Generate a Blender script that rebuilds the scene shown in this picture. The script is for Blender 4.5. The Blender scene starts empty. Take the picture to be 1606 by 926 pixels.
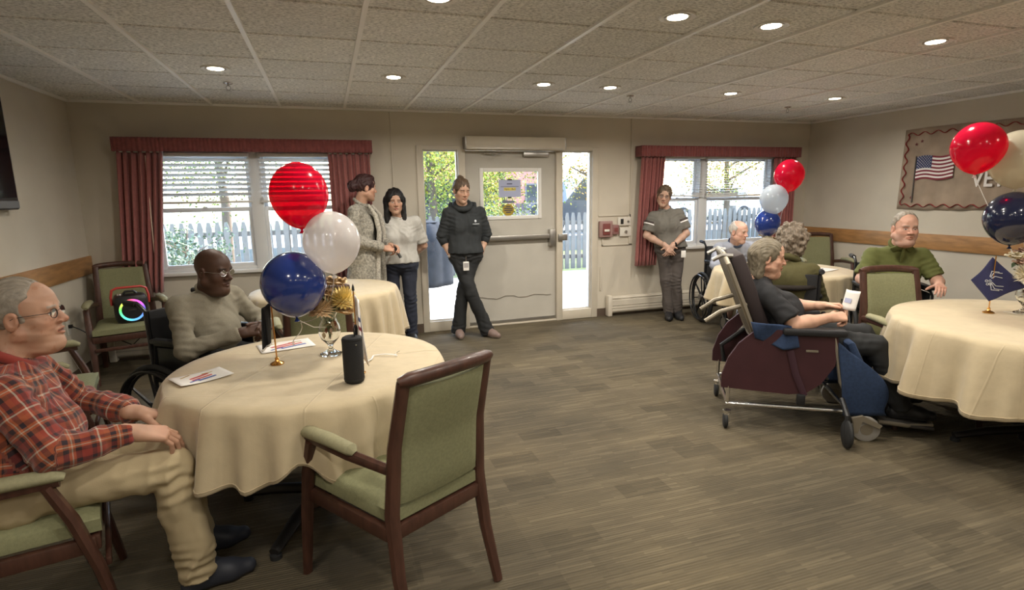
import bpy, bmesh, math, random
import numpy as np
from mathutils import Matrix, Vector

# ------------------------------------------------------------------ camera, sky, sun, exposure
scene = bpy.context.scene
C = scene.collection
cam_d = bpy.data.cameras.new('camera'); cam = bpy.data.objects.new('camera', cam_d); C.objects.link(cam)
cam_d.sensor_width = 36.0; cam_d.lens = 870.0 / 1606.0 * 36.0
cam_d.clip_start = 0.05; cam_d.clip_end = 300
_Y = np.array([511 - 803, 310 - 463, 870.0]); _Y /= np.linalg.norm(_Y)
_X = np.array([3500 - 803, 261 - 463, 870.0]); _X -= _Y * (_X @ _Y); _X /= np.linalg.norm(_X)
_Z = np.cross(_X, _Y)
if _Z[1] > 0: _Z = -_Z
_R = np.stack([_X, _Y, _Z], 1)
EYE = (0.0, 0.0, 1.54)
cam.matrix_world = Matrix(((_R[0][0], -_R[1][0], -_R[2][0], EYE[0]),
                           (_R[0][1], -_R[1][1], -_R[2][1], EYE[1]),
                           (_R[0][2], -_R[1][2], -_R[2][2], EYE[2]), (0, 0, 0, 1)))
scene.camera = cam
scene.view_settings.view_transform = 'Standard'
scene.view_settings.look = 'None'
scene.view_settings.gamma = 1.0
scene.view_settings.use_curve_mapping = False
scene.view_settings.exposure = 0.22
LAMP_W = 8.0            # power of one recessed ceiling lamp
SUN_E = 8.0
SKY_S = 2.6

world = bpy.data.worlds.new('sky'); scene.world = world; world.use_nodes = True
_nt = world.node_tree; _bg = _nt.nodes['Background']
_sk = _nt.nodes.new('ShaderNodeTexSky'); _sk.sky_type = 'NISHITA'; _sk.sun_disc = False
_sk.sun_elevation = math.radians(46); _sk.sun_rotation = math.radians(60); _sk.air_density = 1.0; _sk.dust_density = 2.0
_nt.links.new(_sk.outputs[0], _bg.inputs[0]); _bg.inputs[1].default_value = SKY_S
sun_d = bpy.data.lights.new('sun', 'SUN'); sun_d.energy = SUN_E; sun_d.angle = 0.009; sun_d.color = (1, .95, .86)
sun = bpy.data.objects.new('sun', sun_d); C.objects.link(sun)
sun.rotation_euler = Vector((-0.60, -0.28, -0.75)).to_track_quat('-Z', 'Y').to_euler()
sun.location = (8, 10, 12)

# ------------------------------------------------------------------ helpers
PI = math.pi
def tag(o, label=None, cat=None, group=None, kind=None):
    if label: o['label'] = label
    if cat: o['category'] = cat
    if group: o['group'] = group
    if kind: o['kind'] = kind
    return o
def thing(name, label, cat, loc=(0, 0, 0), rz=0.0, group=None, kind=None):
    o = bpy.data.objects.new(name, None); C.objects.link(o); o.empty_display_size = .1
    o.location = loc; o.rotation_euler = (0, 0, rz)
    return tag(o, label, cat, group, kind)
def face_rz(fx, fy):                     # rotation that turns local +Y towards (fx, fy)
    return math.atan2(-fx, fy)
def copy_tree(o, parent=None):
    c = o.copy(); C.objects.link(c); c.parent = parent
    for ch in o.children: copy_tree(ch, c)
    return c

MATS = {}
def M(name, col=(.5, .5, .5), rough=.6, metal=0.0, var=0.0, vscale=6.0, bump=0.0, bscale=80.0, spec=.5,
      emit=None, estr=0.0, stretch=(1, 1, 1), sheen=0.0, attr=None, trans=0.0, ior=1.45, coat=0.0, rnd=0.0, sss=0.0):
    if name in MATS: return MATS[name]
    m = bpy.data.materials.new(name); m.use_nodes = True; MATS[name] = m
    nt = m.node_tree; b = nt.nodes['Principled BSDF']; L = nt.links.new
    b.inputs['Base Color'].default_value = (*col, 1); b.inputs['Roughness'].default_value = rough
    b.inputs['Metallic'].default_value = metal; b.inputs['Specular IOR Level'].default_value = spec
    b.inputs['Sheen Weight'].default_value = sheen; b.inputs['Transmission Weight'].default_value = trans
    b.inputs['IOR'].default_value = ior; b.inputs['Coat Weight'].default_value = coat
    if sss: b.inputs['Subsurface Weight'].default_value = sss; b.inputs['Subsurface Radius'].default_value = (.012, .005, .003); b.inputs['Subsurface Scale'].default_value = 1.0
    if emit: b.inputs['Emission Color'].default_value = (*emit, 1); b.inputs['Emission Strength'].default_value = estr
    tc = nt.nodes.new('ShaderNodeTexCoord'); mp = nt.nodes.new('ShaderNodeMapping'); L(tc.outputs['Object'], mp.inputs[0])
    mp.inputs['Scale'].default_value = stretch
    src = None
    if attr:
        a = nt.nodes.new('ShaderNodeAttribute'); a.attribute_name = attr; src = a.outputs['Color']
    if var > 0 or rnd > 0:
        mx = nt.nodes.new('ShaderNodeMix'); mx.data_type = 'RGBA'; mx.blend_type = 'MULTIPLY'; mx.inputs[0].default_value = 1
        if src: L(src, mx.inputs[6])
        else: mx.inputs[6].default_value = (*col, 1)
        n = nt.nodes.new('ShaderNodeTexNoise'); n.inputs['Scale'].default_value = vscale; n.inputs['Detail'].default_value = 4
        L(mp.outputs[0], n.inputs['Vector'])
        mr = nt.nodes.new('ShaderNodeMapRange'); mr.inputs[1].default_value = .3; mr.inputs[2].default_value = .7
        mr.inputs[3].default_value = 1 - var; mr.inputs[4].default_value = 1 + var * .6
        L(n.outputs['Fac'], mr.inputs[0]); o = mr.outputs[0]
        if rnd > 0:
            oi = nt.nodes.new('ShaderNodeObjectInfo'); r2 = nt.nodes.new('ShaderNodeMapRange')
            r2.inputs[3].default_value = 1 - rnd; r2.inputs[4].default_value = 1 + rnd * .5; L(oi.outputs['Random'], r2.inputs[0])
            mm = nt.nodes.new('ShaderNodeMath'); mm.operation = 'MULTIPLY'; L(o, mm.inputs[0]); L(r2.outputs[0], mm.inputs[1]); o = mm.outputs[0]
        L(o, mx.inputs[7]); src = mx.outputs[2]
    if src: L(src, b.inputs['Base Color'])
    if bump > 0:
        n2 = nt.nodes.new('ShaderNodeTexNoise'); n2.inputs['Scale'].default_value = bscale; n2.inputs['Detail'].default_value = 3
        L(mp.outputs[0], n2.inputs['Vector'])
        bp = nt.nodes.new('ShaderNodeBump'); bp.inputs['Strength'].default_value = bump; bp.inputs['Distance'].default_value = .004
        L(n2.outputs['Fac'], bp.inputs['Height']); L(bp.outputs[0], b.inputs['Normal'])
    return m

def rot3(axis, ang):
    return np.array(Matrix.Rotation(ang, 3, axis))
def rot_to(d, up=(0, 0, 1)):             # matrix whose z column is d
    d = np.array(d, float); d /= np.linalg.norm(d); u = np.array(up, float)
    if abs(u @ d) > .98: u = np.array((1., 0, 0))
    x = np.cross(u, d); x /= np.linalg.norm(x); y = np.cross(d, x)
    return np.stack([x, y, d], 1)

class MB:
    """collects shapes and links them as one mesh object"""
    def __init__(s): s.v = []; s.f = []; s.n = 0
    def add(s, v, f):
        v = np.asarray(v, float).reshape(-1, 3)
        s.v.append(v); s.f.extend([tuple(int(i) + s.n for i in q) for q in f]); s.n += len(v); return s
    def box(s, c, d, bev=0.0, R=None):
        hx, hy, hz = d[0] / 2, d[1] / 2, d[2] / 2
        if bev <= 0:
            v = [(sx * hx, sy * hy, sz * hz) for sz in (-1, 1) for sy in (-1, 1) for sx in (-1, 1)]
            f = [(0, 2, 3, 1), (4, 5, 7, 6), (0, 1, 5, 4), (2, 6, 7, 3), (0, 4, 6, 2), (1, 3, 7, 5)]
        else:
            bm = bmesh.new(); bmesh.ops.create_cube(bm, size=1.0)
            for q in bm.verts: q.co = Vector((q.co.x * d[0], q.co.y * d[1], q.co.z * d[2]))
            bmesh.ops.bevel(bm, geom=bm.edges[:], offset=min(bev, min(d) * .49), segments=2, affect='EDGES', profile=.5)
            bm.verts.index_update()
            v = [tuple(q.co) for q in bm.verts]; f = [tuple(w.index for w in q.verts) for q in bm.faces]; bm.free()
        v = np.array(v)
        if R is not None: v = v @ np.asarray(R).T
        return s.add(v + np.array(c), f)
    def b2(s, lo, hi, bev=0.0):
        return s.box([(a + b) / 2 for a, b in zip(lo, hi)], [b - a for a, b in zip(lo, hi)], bev)
    def tube(s, pts, r, n=10, cap=True, closed=False, flat=1.0):
        pts = [np.array(p, float) for p in pts]; m = len(pts)
        rr = r if hasattr(r, '__len__') else [r] * m
        tang = []
        for i in range(m):
            a = pts[(i - 1) % m] if (closed or i > 0) else pts[i]; b = pts[(i + 1) % m] if (closed or i < m - 1) else pts[i]
            t = b - a; tang.append(t / (np.linalg.norm(t) + 1e-12))
        ref = np.array((0, 0, 1.)) if abs(tang[0][2]) < .9 else np.array((1., 0, 0))
        v = []
        x = np.cross(ref, tang[0]); x /= np.linalg.norm(x)
        for i in range(m):
            x = x - tang[i] * (x @ tang[i]); x /= np.linalg.norm(x); y = np.cross(tang[i], x)
            for k in range(n):
                a = 2 * PI * k / n; v.append(pts[i] + rr[i] * (math.cos(a) * x + flat * math.sin(a) * y))
        f = []
        for i in range(m if closed else m - 1):
            j = (i + 1) % m
            for k in range(n):
                l = (k + 1) % n; f.append((i * n + k, i * n + l, j * n + l, j * n + k))
        if cap and not closed:
            f.append(tuple(range(n))[::-1]); f.append(tuple((m - 1) * n + k for k in range(n)))
        return s.add(v, f)
    def lathe(s, prof, n=24, c=(0, 0, 0), R=None):
        v = []; m = len(prof)
        for (r, z) in prof:
            for k in range(n):
                a = 2 * PI * k / n; v.append((r * math.cos(a), r * math.sin(a), z))
        f = []
        for i in range(m - 1):
            for k in range(n):
                l = (k + 1) % n; f.append((i * n + k, i * n + l, (i + 1) * n + l, (i + 1) * n + k))
        if prof[0][0] > 1e-5: f.append(tuple(range(n))[::-1])
        if prof[-1][0] > 1e-5: f.append(tuple((m - 1) * n + k for k in range(n)))
        v = np.array(v)
        if R is not None: v = v @ np.asarray(R).T
        return s.add(v + np.array(c), f)
    def cyl(s, a, b, r, n=16):
        return s.tube([a, b], r, n)
    def ell(s, c, r, n=20, m=12, R=None):
        prof = [(max(math.sin(PI * i / m), 0), -math.cos(PI * i / m)) for i in range(m + 1)]
        v = []
        for (q, z) in prof:
            for k in range(n):
                a = 2 * PI * k / n; v.append((q * math.cos(a), q * math.sin(a), z))
        f = [(i * n + k, i * n + (k + 1) % n, (i + 1) * n + (k + 1) % n, (i + 1) * n + k) for i in range(m) for k in range(n)]
        v = np.array(v) * np.array(r)
        if R is not None: v = v @ np.asarray(R).T
        return s.add(v + np.array(c), f)
    def prism(s, poly, t0, t1, axis='z', T=None):
        """polygon extruded; axis z: (x,y)+z, axis y: (x,z)+y, axis x: (y,z)+x"""
        def P(p, t): return {'z': (p[0], p[1], t), 'y': (p[0], t, p[1]), 'x': (t, p[0], p[1])}[axis]
        n = len(poly); v = [P(p, t0) for p in poly] + [P(p, t1) for p in poly]
        f = [tuple(range(n))[::-1], tuple(range(n, 2 * n))] + [(i, (i + 1) % n, n + (i + 1) % n, n + i) for i in range(n)]
        v = np.array(v)
        if T is not None: v = v @ np.asarray(T).T
        return s.add(v, f)
    def sheet(s, fn, nu, nv, thick=0.004):
        """fn(u,v)->(point); solid sheet of the given thickness"""
        P = np.array([[fn(i / nu, j / nv) for i in range(nu + 1)] for j in range(nv + 1)], float)
        du = np.gradient(P, axis=1); dv = np.gradient(P, axis=0); N = np.cross(du, dv); N /= (np.linalg.norm(N, axis=2, keepdims=True) + 1e-12)
        A = (P + N * thick / 2).reshape(-1, 3); B = (P - N * thick / 2).reshape(-1, 3); k = len(A); w = nu + 1
        f = []
        for j in range(nv):
            for i in range(nu):
                a = j * w + i; q = (a, a + 1, a + w + 1, a + w); f.append(q); f.append(tuple(k + t for t in q[::-1]))
        rim = [j for j in range(w)] + [j * w + nu for j in range(1, nv + 1)] + [nv * w + i for i in range(nu - 1, -1, -1)] + [j * w for j in range(nv - 1, 0, -1)]
        for a, b in zip(rim, rim[1:] + rim[:1]): f.append((b, a, k + a, k + b))
        return s.add(np.vstack([A, B]), f)
    def obj(s, name, mat, parent=None, smooth=True, ang=40, fix=True, **tags):
        me = bpy.data.meshes.new(name); V = np.vstack(s.v)
        me.from_pydata(V.tolist(), [], s.f); me.update()
        if fix:
            bm = bmesh.new(); bm.from_mesh(me); bmesh.ops.recalc_face_normals(bm, faces=bm.faces[:]); bm.to_mesh(me); bm.free()
        if mat is not None: me.materials.append(mat if not isinstance(mat, str) else MATS[mat])
        if smooth:
            me.polygons.foreach_set('use_smooth', [True] * len(me.polygons))
            if ang < 180: me.set_sharp_from_angle(angle=math.radians(ang))
        o = bpy.data.objects.new(name, me); C.objects.link(o); o.parent = parent
        if tags: tag(o, **tags)
        return o

def mesh_from(name, V, F, mat, parent=None, cols=None, vecs=None):
    me = bpy.data.meshes.new(name)
    V = np.asarray(V, np.float32); F = np.asarray(F, np.int32)
    me.vertices.add(len(V)); me.vertices.foreach_set('co', V.ravel())
    k = F.shape[1]
    me.loops.add(F.size); me.loops.foreach_set('vertex_index', F.ravel())
    me.polygons.add(len(F)); me.polygons.foreach_set('loop_start', np.arange(0, F.size, k, dtype=np.int32))
    me.polygons.foreach_set('use_smooth', np.ones(len(F), bool))
    me.update(calc_edges=True); me.validate()
    if cols is not None:
        a = me.attributes.new('Col', 'FLOAT_COLOR', 'POINT'); c4 = np.ones((len(V), 4), np.float32); c4[:, :3] = cols; a.data.foreach_set('color', c4.ravel())
    if vecs is not None:
        a = me.attributes.new('pl', 'FLOAT_VECTOR', 'POINT'); a.data.foreach_set('vector', np.asarray(vecs, np.float32).ravel())
    if mat is not None: me.materials.append(mat)
    o = bpy.data.objects.new(name, me); C.objects.link(o); o.parent = parent
    return o

# ------------------------------------------------------------------ materials
M('wall', (.60, .545, .45), .85, var=.05, vscale=3, bump=.15, bscale=140)
M('wood_rail', (.42, .215, .08), .45, var=.3, vscale=5, stretch=(12, 1, 6), bump=.05, bscale=60)
M('wood', (.072, .030, .020), .38, var=.35, vscale=8, stretch=(5, 5, 1), coat=.2)
M('green_fabric', (.225, .225, .12), .9, var=.12, vscale=90, bump=.25, bscale=400)
M('arm_fabric', (.30, .28, .165), .85, var=.12, vscale=90, bump=.2, bscale=400)
M('frame_paint', (.60, .54, .44), .55, var=.04)
M('door_paint', (.50, .47, .41), .6, var=.06, vscale=4)
M('white_metal', (.78, .76, .72), .45)
M('heater', (.66, .60, .50), .5, var=.04)
M('window_metal', (.74, .75, .76), .45)
M('blind', (.72, .71, .69), .55)
M('grid', (.88, .86, .82), .4)
M('curtain', (.34, .115, .105), .9, var=.12, vscale=30, sheen=.3)
M('valance', (.24, .068, .064), .9, var=.15, vscale=30, sheen=.3)
M('chrome', (.75, .75, .76), .18, metal=1.0)
M('steel', (.45, .43, .40), .35, metal=.9)
M('black', (.012, .012, .013), .5)
M('black_plastic', (.015, .015, .016), .35)
M('rubber', (.02, .02, .02), .75)
M('vinyl', (.018, .018, .02), .45, bump=.1, bscale=60)
M('gold', (.80, .42, .12), .22, metal=1.0)
M('paper', (.80, .77, .72), .8)
M('dark_wood_trim', (.10, .07, .05), .7)

def glass_mat(name, tint=(.95, .97, .97), refl=.08):
    m = bpy.data.materials.new(name); m.use_nodes = True; MATS[name] = m; nt = m.node_tree; nt.nodes.remove(nt.nodes['Principled BSDF'])
    t = nt.nodes.new('ShaderNodeBsdfTransparent'); t.inputs[0].default_value = (*tint, 1)
    g = nt.nodes.new('ShaderNodeBsdfGlossy'); g.inputs['Roughness'].default_value = .03
    f = nt.nodes.new('ShaderNodeFresnel'); f.inputs[0].default_value = 1.4
    mx = nt.nodes.new('ShaderNodeMixShader'); L = nt.links.new
    L(f.outputs[0], mx.inputs[0]); L(t.outputs[0], mx.inputs[1]); L(g.outputs[0], mx.inputs[2]); L(mx.outputs[0], nt.nodes['Material Output'].inputs[0])
    return m
glass_mat('glass')
# ================================================================== the room
XL, XR, YB, YN, CH = -2.16, 6.37, 6.2, -3.2, 2.445
def carpet():
    m = bpy.data.materials.new('carpet'); m.use_nodes = True; nt = m.node_tree; b = nt.nodes['Principled BSDF']; L = nt.links.new; N = nt.nodes.new
    b.inputs['Roughness'].default_value = .95; b.inputs['Specular IOR Level'].default_value = .25
    tc = N('ShaderNodeTexCoord')
    def mapped(sc):
        q = N('ShaderNodeMapping'); q.inputs['Scale'].default_value = sc; L(tc.outputs['Object'], q.inputs[0]); return q.outputs[0]
    def brick(w, h, sc, off):
        t = N('ShaderNodeTexBrick'); t.inputs['Scale'].default_value = sc; t.inputs['Mortar Size'].default_value = 0
        t.inputs['Brick Width'].default_value = w; t.inputs['Row Height'].default_value = h; t.offset = off; t.inputs['Bias'].default_value = 0
        t.inputs['Color1'].default_value = (0, 0, 0, 1); t.inputs['Color2'].default_value = (1, 1, 1, 1)
        L(mapped((1, 1, 1)), t.inputs[0]); return t.outputs[0]
    b1 = brick(.27, .135, 1.0, .37); b2 = brick(.24, .0135, 1.0, .61); b3 = brick(.5, .5, 1.0, .5)
    n2 = N('ShaderNodeTexNoise'); n2.inputs['Scale'].default_value = 1.1; n2.inputs['Detail'].default_value = 5; L(mapped((1, 1.7, 1)), n2.inputs[0])
    n1 = N('ShaderNodeTexNoise'); n1.inputs['Scale'].default_value = 1; n1.inputs['Detail'].default_value = 3; L(mapped((5, 90, 1)), n1.inputs[0])
    def rng_(a, lo, hi, o0, o1):
        q = N('ShaderNodeMapRange'); q.inputs[1].default_value = lo; q.inputs[2].default_value = hi; q.inputs[3].default_value = o0; q.inputs[4].default_value = o1; L(a, q.inputs[0]); return q.outputs[0]
    def mul(a, c):
        q = N('ShaderNodeMath'); q.operation = 'MULTIPLY'; L(a, q.inputs[0]); L(c, q.inputs[1]); return q.outputs[0]
    v = mul(mul(rng_(b1, .05, .30, .76, 1.0), rng_(b2, .60, 1.0, .94, 1.28)), mul(rng_(n2.outputs[0], .3, .7, .78, 1.22), rng_(n1.outputs[0], .3, .7, .86, 1.14)))
    v = mul(v, rng_(b3, 0, 1, .93, 1.07))
    hue = N('ShaderNodeMix'); hue.data_type = 'RGBA'; L(n2.outputs[0], hue.inputs[0]); hue.inputs[6].default_value = (.092, .078, .055, 1); hue.inputs[7].default_value = (.112, .087, .050, 1)
    mx = N('ShaderNodeMix'); mx.data_type = 'RGBA'; mx.blend_type = 'MULTIPLY'; mx.inputs[0].default_value = 1; L(hue.outputs[2], mx.inputs[6]); L(v, mx.inputs[7]); L(mx.outputs[2], b.inputs['Base Color'])
    w = N('ShaderNodeTexWave'); w.bands_direction = 'Y'; w.inputs['Scale'].default_value = 22; w.inputs['Distortion'].default_value = 1.2; L(mapped((1, 1, 1)), w.inputs[0])
    bp = N('ShaderNodeBump'); bp.inputs['Strength'].default_value = .5; bp.inputs['Distance'].default_value = .004; L(w.outputs['Fac'], bp.inputs['Height']); L(bp.outputs[0], b.inputs['Normal'])
    return m
MATS['carpet'] = carpet()
def tile_mat():
    m = M('ceiling_tile', (.88, .865, .82), .95, var=.10, vscale=9, rnd=.06, bump=0)
    nt = m.node_tree; b = nt.nodes['Principled BSDF']; L = nt.links.new; N = nt.nodes.new
    src = b.inputs['Base Color'].links[0].from_socket
    tc = N('ShaderNodeTexCoord'); mp = N('ShaderNodeMapping'); L(tc.outputs['Object'], mp.inputs[0]); mp.inputs['Scale'].default_value = (45, 70, 45)
    n = N('ShaderNodeTexNoise'); n.inputs['Scale'].default_value = 1; n.inputs['Detail'].default_value = 5; n.inputs['Roughness'].default_value = .7; L(mp.outputs[0], n.inputs[0])
    mr = N('ShaderNodeMapRange'); mr.inputs[1].default_value = .38; mr.inputs[2].default_value = .55; mr.inputs[3].default_value = .52; mr.inputs[4].default_value = 1.0
    L(n.outputs[0], mr.inputs[0])
    mx = N('ShaderNodeMix'); mx.data_type = 'RGBA'; mx.blend_type = 'MULTIPLY'; mx.inputs[0].default_value = 1; L(src, mx.inputs[6]); L(mr.outputs[0], mx.inputs[7]); L(mx.outputs[2], b.inputs['Base Color'])
    return m
tile_mat()

MB().b2((XL - .15, YN - .15, -.12), (XR + .15, YB + .16, 0)).obj('floor', 'carpet', smooth=False, kind='structure')
ceil = MB().b2((XL - .15, YN - .15, CH + .06), (XR + .15, YB + .2, CH + .2)).obj('ceiling', M('plenum', (.3, .3, .3), .9), smooth=False, kind='structure')
# tiles 0.61 m, grid tees between
gx0, gy0, G = .245, 2.36, .61
xs = [gx0 + G * k for k in range(-4, 11)]; ys = [gy0 + G * k for k in range(-9, 7)]
xe = [XL] + [x for x in xs if XL + .03 < x < XR - .03] + [XR]; ye = [YN] + [y for y in ys if YN + .03 < y < YB - .03] + [YB]
tile_mesh = {}
for i in range(len(xe) - 1):
    for j in range(len(ye) - 1):
        w, d = xe[i + 1] - xe[i], ye[j + 1] - ye[j]; key = (round(w, 3), round(d, 3))
        cx, cy = (xe[i] + xe[i + 1]) / 2, (ye[j] + ye[j + 1]) / 2
        if key in tile_mesh:
            o = bpy.data.objects.new('ceiling_tile', tile_mesh[key]); C.objects.link(o); o.parent = ceil
        else:
            o = MB().box((0, 0, .011), (w - .012, d - .026, .022), .003).obj('ceiling_tile', 'ceiling_tile', ceil, smooth=False); tile_mesh[key] = o.data
        o.location = (cx, cy, CH + .002)
for x in xe[1:-1]: MB().b2((x - .013, YN, CH - .012), (x + .013, YB, CH + .004)).obj('ceiling_tee', 'grid', ceil, smooth=False)
for y in ye[1:-1]: MB().b2((XL, y - .014, CH + .012), (XR, y + .014, CH + .020)).obj('ceiling_tee', 'grid', ceil, smooth=False)
ang = MB()
ang.b2((XL, YB - .022, CH - .022), (XR, YB, CH)); ang.b2((XL, YN, CH - .022), (XL + .022, YB, CH)); ang.b2((XR - .022, YN, CH - .022), (XR, YB, CH))
ang.obj('wall_angle', 'grid', ceil, smooth=False)

# walls; the far wall has a left window, a door with sidelights and a right window
WL = (-1.60, .13, .83, 2.0); WR = (3.96, 5.80, .83, 2.0); DO = (.96, 3.15, 0, 2.08); YO = YB + .16
w = MB()
segs = [(XL - .15, WL[0]), (WL[1], DO[0]), (DO[1], WR[0]), (WR[1], XR + .15)]
for a, b in segs: w.b2((a, YB, 0), (b, YO, CH + .06))
for (a, b, z0, z1) in (WL, WR):
    w.b2((a, YB, 0), (b, YO, z0)); w.b2((a, YB, z1), (b, YO, CH + .06))
w.b2((DO[0], YB, DO[3]), (DO[1], YO, CH + .06))
w.obj('wall_far', 'wall', smooth=False, kind='structure')
MB().b2((XL - .15, YN - .15, 0), (XL, YB, CH + .06)).obj('wall_left', 'wall', smooth=False, kind='structure')
MB().b2((XR, YN - .15, 0), (XR + .15, YB, CH + .06)).obj('wall_right', 'wall', smooth=False, kind='structure')
MB().b2((XL, YN - .15, 0), (XR, YN, CH + .06)).obj('wall_near', 'wall', smooth=False, kind='structure')
MB().b2((XL, YN, .872), (XL + .022, YB - .002, 1.036), .003).obj('trim_1', 'wood_rail', kind='structure')
MB().b2((XR - .022, YN, .862), (XR, YB - .002, 1.032), .003).obj('trim_2', 'wood_rail', kind='structure')
MB().b2((XL, YN, 0), (XL + .012, YB, .10)).obj('baseboard_left', 'dark_wood_trim', smooth=False, kind='structure')
MB().b2((XR - .012, YN, 0), (XR, YB, .10)).obj('baseboard_right', 'dark_wood_trim', smooth=False, kind='structure')
bb = MB(); bb.b2((XL, YB - .012, 0), (DO[0], YB, .10)); bb.b2((DO[1], YB - .012, 0), (XR, YB, .10))
bb.obj('baseboard_far', 'dark_wood_trim', smooth=False, kind='structure')

# ---- windows: outer frame, mullion, four sashes with panes, sill
def window(name, W, mull):
    x0, x1, z0, z1 = W
    t = bpy.data.objects.new(name, None); C.objects.link(t); t.location = ((x0 + x1) / 2, YB, z0); tag(t, kind='structure')
    ox, oz = t.location.x, t.location.z
    def part(nm, mb, mat): 
        o = mb.obj(nm, mat, t); return o
    def L(lo, hi, mb, bev=.004): mb.b2((lo[0] - ox, lo[1], lo[2] - oz), (hi[0] - ox, hi[1], hi[2] - oz), bev)
    f = MB(); F = .035
    L((x0, .02, z0), (x0 + F, .14, z1), f); L((x1 - F, .02, z0), (x1, .14, z1), f); L((x0 + F, .022, z0), (x1 - F, .138, z0 + F), f); L((x0 + F, .022, z1 - F), (x1 - F, .138, z1), f)
    L((mull - .058, .01, z0 + .002), (mull + .058, .141, z1 - .002), f)
    part('window_frame', f, 'window_metal')
    zm = 1.435
    for (a, b) in ((x0 + F, mull - .058), (mull + .058, x1 - F)):
        for k, (c, d, yy) in enumerate(((z0 + F, zm + .025, .04), (zm - .02, z1 - F, .09))):
            s = MB(); q = .034
            L((a, yy, c), (a + q, yy + .035, d), s); L((b - q, yy, c), (b, yy + .035, d), s); L((a + q, yy + .001, c), (b - q, yy + .034, c + q), s); L((a + q, yy + .001, d - q - .005), (b - q, yy + .034, d), s)
            if k == 0: L(((a + b) / 2 - .02, yy - .008, d - .012), ((a + b) / 2 + .02, yy + .01, d + .01), s)
            so = part('sash', s, 'window_metal')
            g = MB(); L((a + q, yy + .015, c + q), (b - q, yy + .019, d - q), g, 0); g.obj('pane', 'glass', so, smooth=False)
    s = MB(); L((x0 - .03, -.05, z0 - .03), (x1 + .03, .04, z0 + .004), s, .006); part('window_sill', s, 'white_metal')
    return t
window('window_1', WL, -.66); window('window_2', WR, 4.68)

# ---- blinds, one in each half window
def blind(label, x0, x1, ztop, zbot, n, tilt, stack, droop=0):
    t = thing('window_blind', label, 'blind', ((x0 + x1) / 2, YB - .005, zbot), 0, 'window blinds')
    w = x1 - x0; H = ztop - zbot
    MB().b2((-w / 2, -.03, H - .035), (w / 2, .025, H), .004).obj('head_rail', 'blind', t)
    slat = None; dz = (H - .05 - stack) / n
    R = rot3('X', tilt)
    for k in range(n):
        if slat is None:
            slat = MB().box((0, 0, 0), (w - .01, .048, .003), 0, R).obj('slat', 'blind', t, smooth=False); o = slat
        else:
            o = slat.copy(); C.objects.link(o); o.parent = t
        o.location = (0, 0, stack + dz * (k + .6))
        o.rotation_euler = (0, droop * (n - k) / n, 0)
    for k in range(5):
        o = MB().box((0, 0, 0), (w - .01, .05, .004), 0).obj('slat', 'blind', t, smooth=False); o.location = (0, 0, .028 + k * .0065); o.rotation_euler = (0, droop, 0)
    o = MB().box((0, 0, .012), (w, .052, .022), .004).obj('bottom_rail', 'blind', t); o.rotation_euler = (0, droop, 0)
    for x in (-w * .36, w * .36):
        for yy in (-.026, .026): MB().cyl((x, yy, .02), (x, yy, H - .03), .0013, 6).obj('ladder_cord', 'white_metal', t)
blind('wide-slat blind half lowered, left half of the window by the corner with the red-handled speaker', -1.56, -.70, 1.985, 1.50, 8, -.62, .06)
blind('wide-slat blind half lowered behind the big red balloon', -.62, .10, 1.985, 1.50, 8, -.62, .06)
blind('narrow-slat blind above the woman leaning at the right window', 4.0, 4.66, 1.985, 1.475, 13, 0.08, .06, .03)
blind('narrow-slat blind in the window half above the seated old man in pale blue', 4.70, 5.77, 1.985, 1.465, 13, 0.08, .06, -.012)

# ---- curtains and gathered valances
def curtain(label, top, bot, zt, zb, seed, n=7):
    x0, x1 = top; u0, u1 = bot
    t = thing('curtain', label, 'curtain', ((u0 + u1) / 2, YB - .06, zb), 0, 'red curtains')
    rnd = random.Random(seed); ph = rnd.uniform(0, 6)
    def fn(u, v):
        a = x0 + (x1 - x0) * u; b = u0 + (u1 - u0) * u; s = v ** .8; x = a + (b - a) * (1 - s) if False else b + (a - b) * v
        amp = .022 + .012 * (1 - v)
        y = -.045 + amp * math.sin(2 * PI * n * (u + .03 * math.sin(5 * u + ph)) + ph + .5 * (1 - v) * math.sin(9 * u)) + .008 * math.sin(2 * PI * 2.3 * n * u)
        return (x - t.location.x, y, v * (zt - zb))
    MB().sheet(fn, 90, 16, .004).obj('drape', 'curtain', t, ang=180)
    MB().cyl((x0 - t.location.x, -.045, zt - zb - .005), (x1 - t.location.x, -.045, zt - zb - .005), .008, 8).obj('curtain_rod', 'white_metal', t)
curtain('dusty red curtain beside the corner chair that holds the light-ring speaker', (-1.80, -1.42), (-1.89, -1.56), 1.99, .66, 1)
curtain('dusty red curtain behind the woman in the speckled cardigan', (.05, .46), (.06, .46), 1.985, .66, 2)
curtain('dusty red curtain hanging beside the fire alarm box', (3.69, 4.03), (3.63, 3.93), 1.98, .63, 3)
curtain('dusty red curtain behind the small red balloon near the right corner', (5.70, 6.07), (5.72, 6.07), 1.98, .66, 4)
def wand(label, x, z0, z1, dx):
    MB().tube([(x, YB - .105, z1), (x + dx, YB - .11, z0)], .005, 8).obj('curtain_wand', M('wand', (.75, .62, .5), .4), label=label, category='curtain wand') if False else \
        tag(MB().tube([(x, YB - .115, z1), (x + dx, YB - .115, z0)], .005, 8).obj('curtain_wand', M('wand', (.78, .62, .5), .4)), label, 'wand')
wand('pale thin pull wand on the curtain by the left window', -1.56, 1.05, 1.95, -.03)
wand('pale thin pull wand on the rightmost curtain', 5.80, 1.40, 1.95, .0)
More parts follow.
